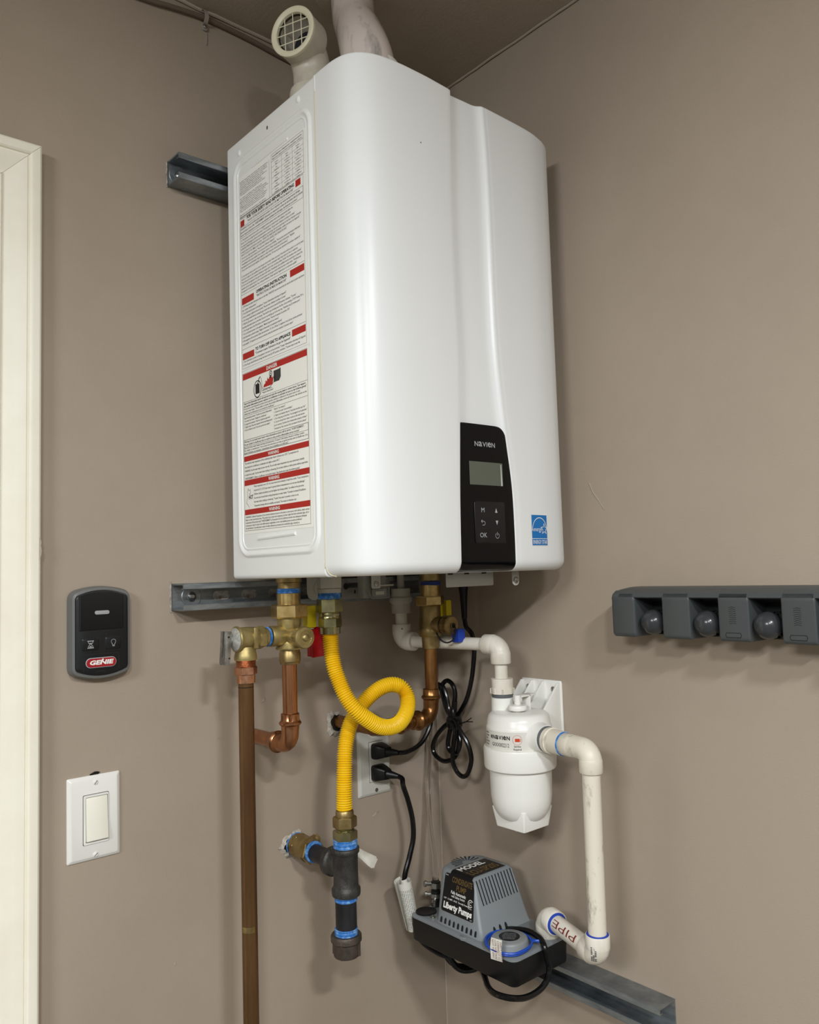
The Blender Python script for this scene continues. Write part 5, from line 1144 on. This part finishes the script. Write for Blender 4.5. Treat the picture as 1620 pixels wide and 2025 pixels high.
def pipe_text(x, y):
    # lettering runs back towards the lower elbow, wrapped round the pipe's upper front
    th = 0.42*1.0 - y/.0132; return lo_+d4*(.112-x)+(u_*math.cos(th)-w_*math.sin(th)*-1*-1)*.0132
vdir = (V((-1.076, -1.1902, 1.2112))-(lo_+d4*.07)); vdir = (vdir-d4*vdir.dot(d4)).normalized(); side = d4.cross(vdir)
def pipe_text(x, y):
    th = (y-.0035)/.0132; return lo_+d4*(.0420+x)+(vdir*math.cos(th)-side*math.sin(th))*.01325
text(mb, 'PIPE', None, None, None, .0110, width=.060, fn=pipe_text, bold=-.004); build('lettering', mb, 'brown_red', SPp, smooth=False, norm=False, weld=False)
pvc_elbow(pu, -d4, -Z, DP, 'pvc', L=.0285, R_=.0185)
mb = MB()
vd = V((-.7, -.7, 0)).normalized()
sd = V((.7, -.7, 0)).normalized()
for k in range(11):
    z = .0035+k*.0021; th = .15
    for s_ in range(3):
        if random.random() < .35: continue
        c = lo_+V((0, 0, z-.004)); a0_ = -.75+s_*.17
        q = [c+(vd*math.cos(a)+sd*math.sin(a))*.01735+Z*h for a, h in ((a0_, 0), (a0_+.14, 0), (a0_+.14, .0013), (a0_, .0013))]; mb.add(q, [(0, 1, 2, 3)])
build('fine_print', mb, 'ink_grey', DP, smooth=False, norm=False, weld=False)

# ================================================================== condensate pump
PM = empty('condensate_pump', (-.108, -.222, .60), 'grey and black condensate pump with black label, on the strut in the corner', 'pump')
px0_, px1_, py0, py1 = -.1735, -.0440, -.3400, -.1035
def prr(x0, y0, x1, y1, r, z, n=5): return [V((p[0], p[1], z)) for p in rrect(x0, y0, x1, y1, r, n)]
mb = MB(); mb.rings([prr(px0_+.003, py0+.003, px1_-.002, py1-.003, .010, .5985), prr(px0_+.0015, py0+.0015, px1_-.001, py1-.0015, .012, .6005), prr(px0_, py0, px1_, py1, .013, .6345), prr(px0_+.001, py0+.001, px1_-.001, py1-.001, .013, .6352)]); build('tank', mb, 'pump_black', PM, sharp=40)
mb = MB(); mb.rings([prr(px0_, py0, px1_, py1, .013, .6352), prr(px0_-.0002, py0-.0002, px1_, py1, .013, .6376), prr(px0_+.0025, py0+.0025, px1_-.002, py1-.0025, .012, .6388)]); build('lid', mb, 'pump_grey', PM, sharp=40)
mb = MB().lathe((px0_+.004, -.2300, .6345), Z, [(0, .0060), (.004, .0060), (.0048, .005)], 12, scale=(.7, 1.4)); build('lid_latch', mb, 'pump_grey', PM)
def hring(z, x0, x1, yR, yC, ry, ins=0., n=14):
    # right end straight at yR, left end a half ellipse centred on yC
    x0 += ins; x1 -= ins; yR += ins; ry -= ins; cxm = (x0+x1)/2; rx_ = (x1-x0)/2; r = .006
    P = [(x1, yR+r), (x1-r*.3, yR+r*.3), (x1-r, yR), (x0+r, yR), (x0+r*.3, yR+r*.3), (x0, yR+r)]
    P += [(x0, yR+(yC-yR)*i/4) for i in (1.5, 2, 3, 4)]
    ex2 = .62
    for i in range(1, n):
        a = PI-PI*i/n; c, s_ = math.cos(a), math.sin(a); P.append((cxm+rx_*math.copysign(abs(c)**ex2, c), yC+ry*abs(s_)**ex2))
    P += [(x1, yR+(yC-yR)*i/4) for i in (4, 3, 2, 1.5)]
    return [V((x, y, z)) for x, y in P]
def hp_(k): # k 0 base .. 1 top
    return dict(x0=-.1605+.0195*k, x1=-.0460-.003*k, yR=-.2620+.0335*k, yC=-.178+.006*k, ry=.033-.003*k)
mb = MB(); zz0, zz1 = .6385, .7185
rings = [hring(zz0, **{**hp_(0), 'x0': -.1625, 'yR': -.2640}), hring(zz0+.002, **hp_(.01))]
for k in (.2, .4, .6, .8, .93): rings.append(hring(zz0+(zz1-zz0)*k, **hp_(k)))
for i in range(1, 6):
    a = PI/2*i/5; rings.append(hring(zz1-.0056+.0056*math.sin(a), **hp_(1), ins=.007*(1-math.cos(a))))
mb.rings(rings, False, True); HS = build('motor_cover', mb, 'pump_grey', PM, sharp=48)
zt3 = zz1
# front face frame: lower edge k=0, upper k=1
def front(y, k, e=.0006):
    x = -.1605+.0195*k; n = V((-.970, 0, .242)); return V((x, y, zz0+(zz1-zz0)*k))+n*e
def right(x, k, e=.0006):
    n = V((0, -.925, .38)); return V((x, -.2620+.0335*k, zz0+(zz1-zz0)*k))+n*e
mb = MB(); lf = [(-.2400, .27), (-.2380, .245), (-.1690, .245), (-.1650, .28), (-.1650, .93), (-.1690, .965), (-.1780, .965)]
poly = [(-.2400, .27), (-.2385, .245), (-.1685, .245), (-.1655, .28), (-.1655, .92), (-.1690, .95), (-.2300, .95), (-.2340, .80)]
mb.add([front(y, k) for y, k in poly], [tuple(range(len(poly)))])
r1, r2_ = -.1760, -.2262
strip_rows = [[front(r1, .945), front(r2_-.0038, .945)]]
for i in range(1, 6):
    a = PI/2*i/5; x = -.1410+.007*(1-math.cos(a)); z = zz1-.0056+.0056*math.sin(a)+.0006; strip_rows.append([V((x-.0004, r1, z)), V((x-.0004, r2_+.002*(1-math.cos(a)), z))])
strip_rows.append([V((-.062, r1, zz1+.0006)), V((-.062, r2_+.0020, zz1+.0006))])
mb.rings(strip_rows, False, False, closed=False)
LBp = build('name_label', mb, 'gloss_black', HS, sharp=60, label='black label with white and gold lettering'); LBp.data.materials[0] = MATS['black_rim']
wi, go = MB(), MB()
def ft(mb_, s_, y, k, h, **kw):
    ux = V((0, -1, 0)); uy = V((.0195, 0, zz1-zz0)).normalized(); text(mb_, s_, front(y, k, .0008), ux, uy, h, **kw)
ft(go, 'CONDENSATE', -.2060, .815, .0085, width=.046, align='C', bold=.015); ft(go, 'PUMP', -.2060, .680, .0085, width=.022, align='C', bold=.015)
ft(wi, 'Fully Automatic', -.2010, .605, .0046, width=.034, align='C', bold=.02); ft(wi, 'with Safety Switch', -.2010, .545, .0034, width=.031, align='C', bold=.01)
ft(wi, '115V   1.5 AMPS   60 HZ   Thermally Protected', -.1985, .475, .0025, width=.058, align='C', bold=.01)
wl_ = MB(); ft(wl_, 'Liberty Pumps', -.2030, .315, .0090, width=.0650, align='C', bold=.045)
ft(wi, '9/12', -.1670, .90, .0018, width=.006, bold=.01); ft(wi, 'LP1', -.2330, .262, .0016, width=.004)
cs = front(-.2295, .555, .0008); uyF = V((.0195, 0, zz1-zz0)).normalized()
for q in strip([(.0052*math.cos(a), .0052*math.sin(a)) for a in [.7+i*(2*PI-1.4)/14 for i in range(15)]], .0011)+strip([(.0024*math.cos(a), .0024*math.sin(a)) for a in [.7+i*(2*PI-1.4)/10 for i in range(11)]], .0009): wi.flat(q, cs+V((-.0001, 0, 0)), V((0, -1, 0)), uyF)
ft(wi, 'LR18225', -.2295, .455, .0015, width=.008, align='C')
build('lettering', wl_, 'white_ink', LBp, smooth=False, norm=False, weld=False)
wt, gt = MB(), MB()
text(wt, 'MODEL', (-.1325, -.1930, zz1+.0009), X, Y, .0135, width=.0560, bold=.03)
text(gt, 'LCU-SP20S', (-.1325, -.2180, zz1+.0009), X, Y, .0165, width=.0640, bold=.02)
build('lettering', wt, 'white_ink', LBp, smooth=False, norm=False, weld=False); build('lettering', gt, 'gold_ink', LBp, smooth=False, norm=False, weld=False, label='gold lettering')
# lettering on the top reads from the front: up is away from the viewer (+x)
build('lettering', wi, 'white_ink', LBp, smooth=False, norm=False, weld=False); build('lettering', go, 'gold_ink', LBp, smooth=False, norm=False, weld=False, label='gold lettering')
# vent slots in the right face
for i in range(12):
    x = -.1380+.0064*i*1.12+.002; mb = MB()
    q = [right(x-.0010, .52, .0004), right(x+.0012, .52, .0004), right(x+.0012-.001, .955, .0004), right(x-.0010-.001, .955, .0004)]
    mb.add(q, [(0, 1, 2, 3)]); build('vent_slot', mb, 'pump_slot', HS, smooth=False, norm=False)
    mb = MB(); mb.tube([right(x+.0026, .53, .0002), right(x+.0016, .95, .0002)], .0011, 6); build('vent_rib', mb, 'pump_grey', HS)
# radial slots on the dome
for i in range(11):
    a = PI*(.02+.096*i); c, s_ = math.cos(a), math.sin(a); ctr = V((-.0945, -.168, zz1+.0004)); d_ = V((c, s_, 0)); p_ = V((-s_, c, 0)); mb = MB()
    mb.add([ctr+d_*.009+p_*.0005, ctr+d_*.009-p_*.0005, ctr+d_*.028-p_*.0016, ctr+d_*.028+p_*.0016], [(0, 1, 2, 3)]); build('vent_slot', mb, 'pump_slot', HS, smooth=False, norm=False)
# drain arches along the base of the cover
for i in range(9):
    mb = MB(); y = -.1700-.0098*i; P = [(-.0022, 0), (.0022, 0), (.0022, .006), (.0010, .0085), (-.0010, .0085), (-.0022, .006)]
    mb.add([front(y-p[0], .03+p[1]/(zz1-zz0), .0012) for p in P], [tuple(range(6))]); build('vent_slot', mb, 'pump_slot', HS, smooth=False, norm=False)
for i in range(3):
    mb = MB(); x = -.129+.013*i; P = [(-.0025, 0), (.0025, 0), (.0025, .006), (.0010, .009), (-.0010, .009), (-.0025, .006)]
    mb.add([right(x+p[0], .03+p[1]/(zz1-zz0), .0012) for p in P], [tuple(range(6))]); build('vent_slot', mb, 'pump_slot', HS, smooth=False, norm=False)
mb = MB().lathe((-.1485, -.1195, .6388), Z, [(0, .0178), (.0016, .0178), (.0022, .0165), (.0010, .0145), (.0006, .0003)], 32); build('inlet_plug', mb, 'rubber_black', PM)
mb = MB().lathe((-.1545, -.1430, .6388), Z, [(0, .0052), (.0006, .0052), (.0008, .0036), (.0022, .0034), (.003, .0018), (.0031, .0002)], 16); build('screw', mb, 'screw_steel', PM)
cc = V((-.1405, -.3020, .6388))
mb = MB().lathe(cc, Z, [(0, .0295), (.0008, .0290), (.0105, .0282), (.0128, .0270), (.0138, .0255), (.0140, .0003)], 44); SC = build('switch_cap', mb, 'cap_grey', PM, sharp=40, label='round grey safety switch cap')
mb = MB().lathe(cc+Z*.0141, Z, [(0, .0160), (.0003, .0160), (.0003, .0003)], 36); build('cap_label', mb, 'black_rim', SC)
mb = MB(); ux, uy = V((.60, -.80, 0)).normalized(), V((.80, .60, 0)).normalized()
for k, s_ in enumerate(('SAFETY SWITCH', 'Connect to low voltage', 'Class 2 circuit to shut', 'down heating unit or', 'alarm if pump fails')):
    text(mb, s_, cc+Z*.0146+uy*(.0072-.0044*k), ux, uy, .0026, width=.022-.002*abs(k-2), align='C', bold=.0)
build('lettering', mb, 'grey_ink', SC, smooth=False, norm=False, weld=False)
zq = .6445
bl = [(-.1100, -.3400, zq+.002), (-.1130, -.3270, zq+.002), (-.1105, -.3100, zq), (-.1130, -.2860, zq), (-.1300, -.2700, zq), (-.1520, -.2700, zq), (-.1700, -.2830, zq), (-.1775, -.3000, zq), (-.1760, -.3220, zq-.001), (-.1650, -.3345, zq-.001), (-.1500, -.3385, zq), (-.1300, -.3345, zq), (-.1150, -.3230, zq+.001), (-.1095, -.3060, zq+.003), (-.1140, -.2840, zq+.003), (-.1320, -.2680, zq+.003), (-.1540, -.2685, zq+.003), (-.1720, -.2820, zq+.003), (-.1792, -.3000, zq+.002), (-.1770, -.3230, zq+.002), (-.1660, -.3360, zq+.002), (-.1500, -.3395, zq+.003), (-.1310, -.3365, zq+.003), (-.1180, -.3300, zq+.003), (-.1060, -.3400, zq+.004)]
mb = MB(); rope(bl, .0019, 6, 8, mb); WR = build('switch_wire', mb, 'wire_blue', PM, label='blue wire coiled round the switch cap')
mb = MB(); mb.rings([[V((-.1795+.0004, -.3010, .6630)), V((-.1795+.0010, -.3230, .6650))], [V((-.1812, -.3006, .6500)), V((-.1808, -.3232, .6520))], [V((-.1800, -.3000, .6320)), V((-.1798, -.3236, .6345))]], False, False, closed=False); WT = build('wire_tag', mb, 'tag_paper', WR, label='small white tag printed in red')
mb = MB()
for k, s_ in enumerate(('SAFETY SWITCH', 'CONNECT TO', 'LOW VOLTAGE', 'NOT TO EXC')):
    text(mb, s_, V((-.1818, -.3215+.0054*k, .6635)), V((.03, 0, -1)).normalized(), V((0, -1, 0)), .0034, width=.0285, bold=.0, eps=.0003)
build('lettering', mb, 'brown_red', WT, smooth=False, norm=False, weld=False)
mb = MB(); rope([(-.1060, -.2660, .6420), (-.1050, -.2800, .6460), (-.1015, -.3000, .6490), (-.1030, -.3200, .6500), (-.1080, -.3380, .6480), (-.1120, -.3470, .6400), (-.1080, -.3475, .6250), (-.1045, -.3478, .6110), (-.1100, -.3490, .5985), (-.1240, -.3500, .5900), (-.1426, -.3500, .5868), (-.1640, -.3490, .5880), (-.1840, -.3450, .5930), (-.1960, -.3350, .5965), (-.1960, -.3180, .5955), (-.1830, -.2950, .5910), (-.1600, -.2650, .5880), (-.1400, -.2350, .5905), (-.1200, -.2150, .5990)], .0046, 8, 10, mb); build('cord_loop', mb, 'cord_black', PM, label='black cord looping under the tank')
# outlet barb with clamp
bx3, by3 = -.1185, -.1125
mb = MB().lathe((bx3, by3, .6388), Z, [(0, .0085), (.008, .0085), (.009, .0065), (.014, .0065), (.015, .0085), (.026, .0085), (.027, .0065), (.040, .0062)], 20); build('outlet_barb', mb, 'rubber_black', PM)
mb = MB().lathe((bx3, by3, .6690), Z, [(0, .0086), (.009, .0086)], 20, cap=False); build('clamp_band', mb, 'screw_steel', PM)
mb = MB().lathe((bx3, by3, .6530), Z, [(0, .0092), (.007, .0092)], 20, cap=False); build('clamp_band', mb, 'screw_steel', PM)
mb = MB().lathe((bx3-.006, by3+.006, .6750), (-.7, .4, .1), [(0, .0034), (.008, .0034), (.0082, .0052), (.0115, .0052), (.0125, .0038)], 10); build('clamp_screw', mb, 'screw_steel', PM)
mb = MB().lathe((bx3-.005, by3+.007, .6570), (-.6, .55, .05), [(0, .0030), (.007, .0030), (.0072, .0046), (.0105, .0046)], 10); build('clamp_screw', mb, 'screw_steel', PM)
mb = MB().lathe((bx3-.010, by3-.006, .6388), Z, [(0, .0030), (.009, .0030), (.0095, .0042), (.0125, .0042), (.0140, .0022)], 10); build('clamp_screw', mb, 'screw_steel', PM)
VT = MB(); P = catmull([V((bx3, by3, .6720)), V((bx3, by3, .690)), V((-.0960, -.0880, .7080)), V((-.0735, -.0560, .7380)), V((-.0560, -.032, .775)), V((-.0470, -.020, .81)), V((-.0400, -.0150, .85)), V((-.0330, -.0120, .90)), V((-.0260, -.0110, .96)), V((-.0190, -.0110, 1.03)), V((-.0160, -.011, 1.12)), V((-.0150, -.011, 1.30))], 8)
VT.tube(P, .0058, 14, cap=False); VT.tube(P, .0044, 14, cap=False)
tag(build('vinyl_tube', VT, 'vinyl', norm=False), 'clear vinyl discharge tube climbing the corner behind the copper pipe', 'tube')

# ================================================================== tool rail
TR = empty('tool_rail', (-.03, -.8, 1.135), 'dark grey wall-mounted tool holder rail with rubber balls on the right wall', 'tool rail')
y0r, y1r = -.4600, -.8950
def railring(x, ins, z0=1.1075, z1=1.1765): return [V((x, -p[0], p[1])) for p in rrect(-y0r+ins, z0+ins, -y1r-ins, z1-ins, .010, 5)]
mb = MB(); mb.rings([railring(-.0004, 0), railring(-.010, 0), railring(-.0115, .001)], True, True); build('back_plate', mb, 'rail_dark', TR, sharp=40)
# sloped top hood
mb = MB()
def hood(y, s_=0.):
    return [V((-.0004, y, 1.1780)), V((-.020, y, 1.1780)), V((-.045, y, 1.1755)), V((-.0575, y, 1.1690)), V((-.0600, y, 1.1640)), V((-.0570, y, 1.1625)), V((-.0400, y, 1.1690)), V((-.0004, y, 1.1700))]
mb.rings([[V((p.x*.8, p.y, p.z-.004)) for p in hood(y0r-.0005)], [V((p.x*.97, p.y, p.z-.001)) for p in hood(y0r-.004)], hood(y0r-.012), hood(y1r+.012), [V((p.x*.8, p.y, p.z-.004)) for p in hood(y1r+.0005)]]); build('top_hood', mb, 'rail_grey', TR, sharp=35)
blocks = [(-.4590, -.4988)]+[(-.5435-.0843*k, -.5860-.0843*k) for k in range(4)]+[(-.8807, -.8960)]
for bi, (ya, yb_) in enumerate(blocks):
    mb = MB()
    prof = [(-.0004, 1.1740), (-.050, 1.1735), (-.0575, 1.1690), (-.0605, 1.1630), (-.0600, 1.1590), (-.0600, 1.1130), (-.0590, 1.1085), (-.0560, 1.1065), (-.0004, 1.1065)]
    mb.rings([[V((x, ya, z)) for x, z in prof], [V((x, yb_, z)) for x, z in prof]])
    bb = build('clip_block', mb, 'rail_grey', TR, bevel=.0022 if bi else .006, seg=3)
    if bi >= 2:
        mb = MB(); yc = (ya+yb_)/2+.001
        for q in strip([(-yc+.0095*sx_, z_) for sx_, z_ in ((-1, 1.1180), (1, 1.1180), (1.15, 1.1150), (1, 1.1120), (-1, 1.1120), (-1.15, 1.1150))], .0007, True): mb.flat(q, (-.0603, 0, 0), UX, UY)
        for k in range(9):
            for q in strip([(-yc-.0045, 1.1300+.0026*k), (-yc, 1.1312+.0026*k), (-yc+.0045, 1.1300+.0026*k)], .0005): mb.flat(q, (-.0603, 0, 0), UX, UY)
        build('moulded_mark', mb, 'rail_dark', bb, smooth=False, norm=False, weld=False)
for k in range(5):
    yc = -.5200-.0840*k
    # socket lining: slanted top, bottom lip and side cheek behind the ball
    mb = MB(); ya, yb_ = yc+.0225, yc-.0240
    mb.rings([[V((-.0115, ya, 1.1560)), V((-.045, ya, 1.1640)), V((-.045, ya, 1.1660)), V((-.0115, ya, 1.1660))], [V((-.0115, yb_, 1.1560)), V((-.045, yb_, 1.1640)), V((-.045, yb_, 1.1660)), V((-.0115, yb_, 1.1660))]])
    build('socket_lining', mb, 'rail_grey', TR)
    mb = MB().sphere((-.0455, yc, 1.1280), .0178, 28, 18); BL = build('gripper_ball', mb, 'ball_rubber', TR, label='glossy dark rubber ball')
    mb = MB()
    for j in range(3):
        mb.lathe((-.0400+.006*j, yc-.010+.000*j, 1.1285), V((.75, -.55, .1)), [(-.0012+.004*j, .0168-.001*j), (.0012+.004*j, .0180-.001*j), (.003+.004*j, .0168-.001*j)], 24, cap=False)
    build('ball_spring', mb, 'rail_dark', BL)
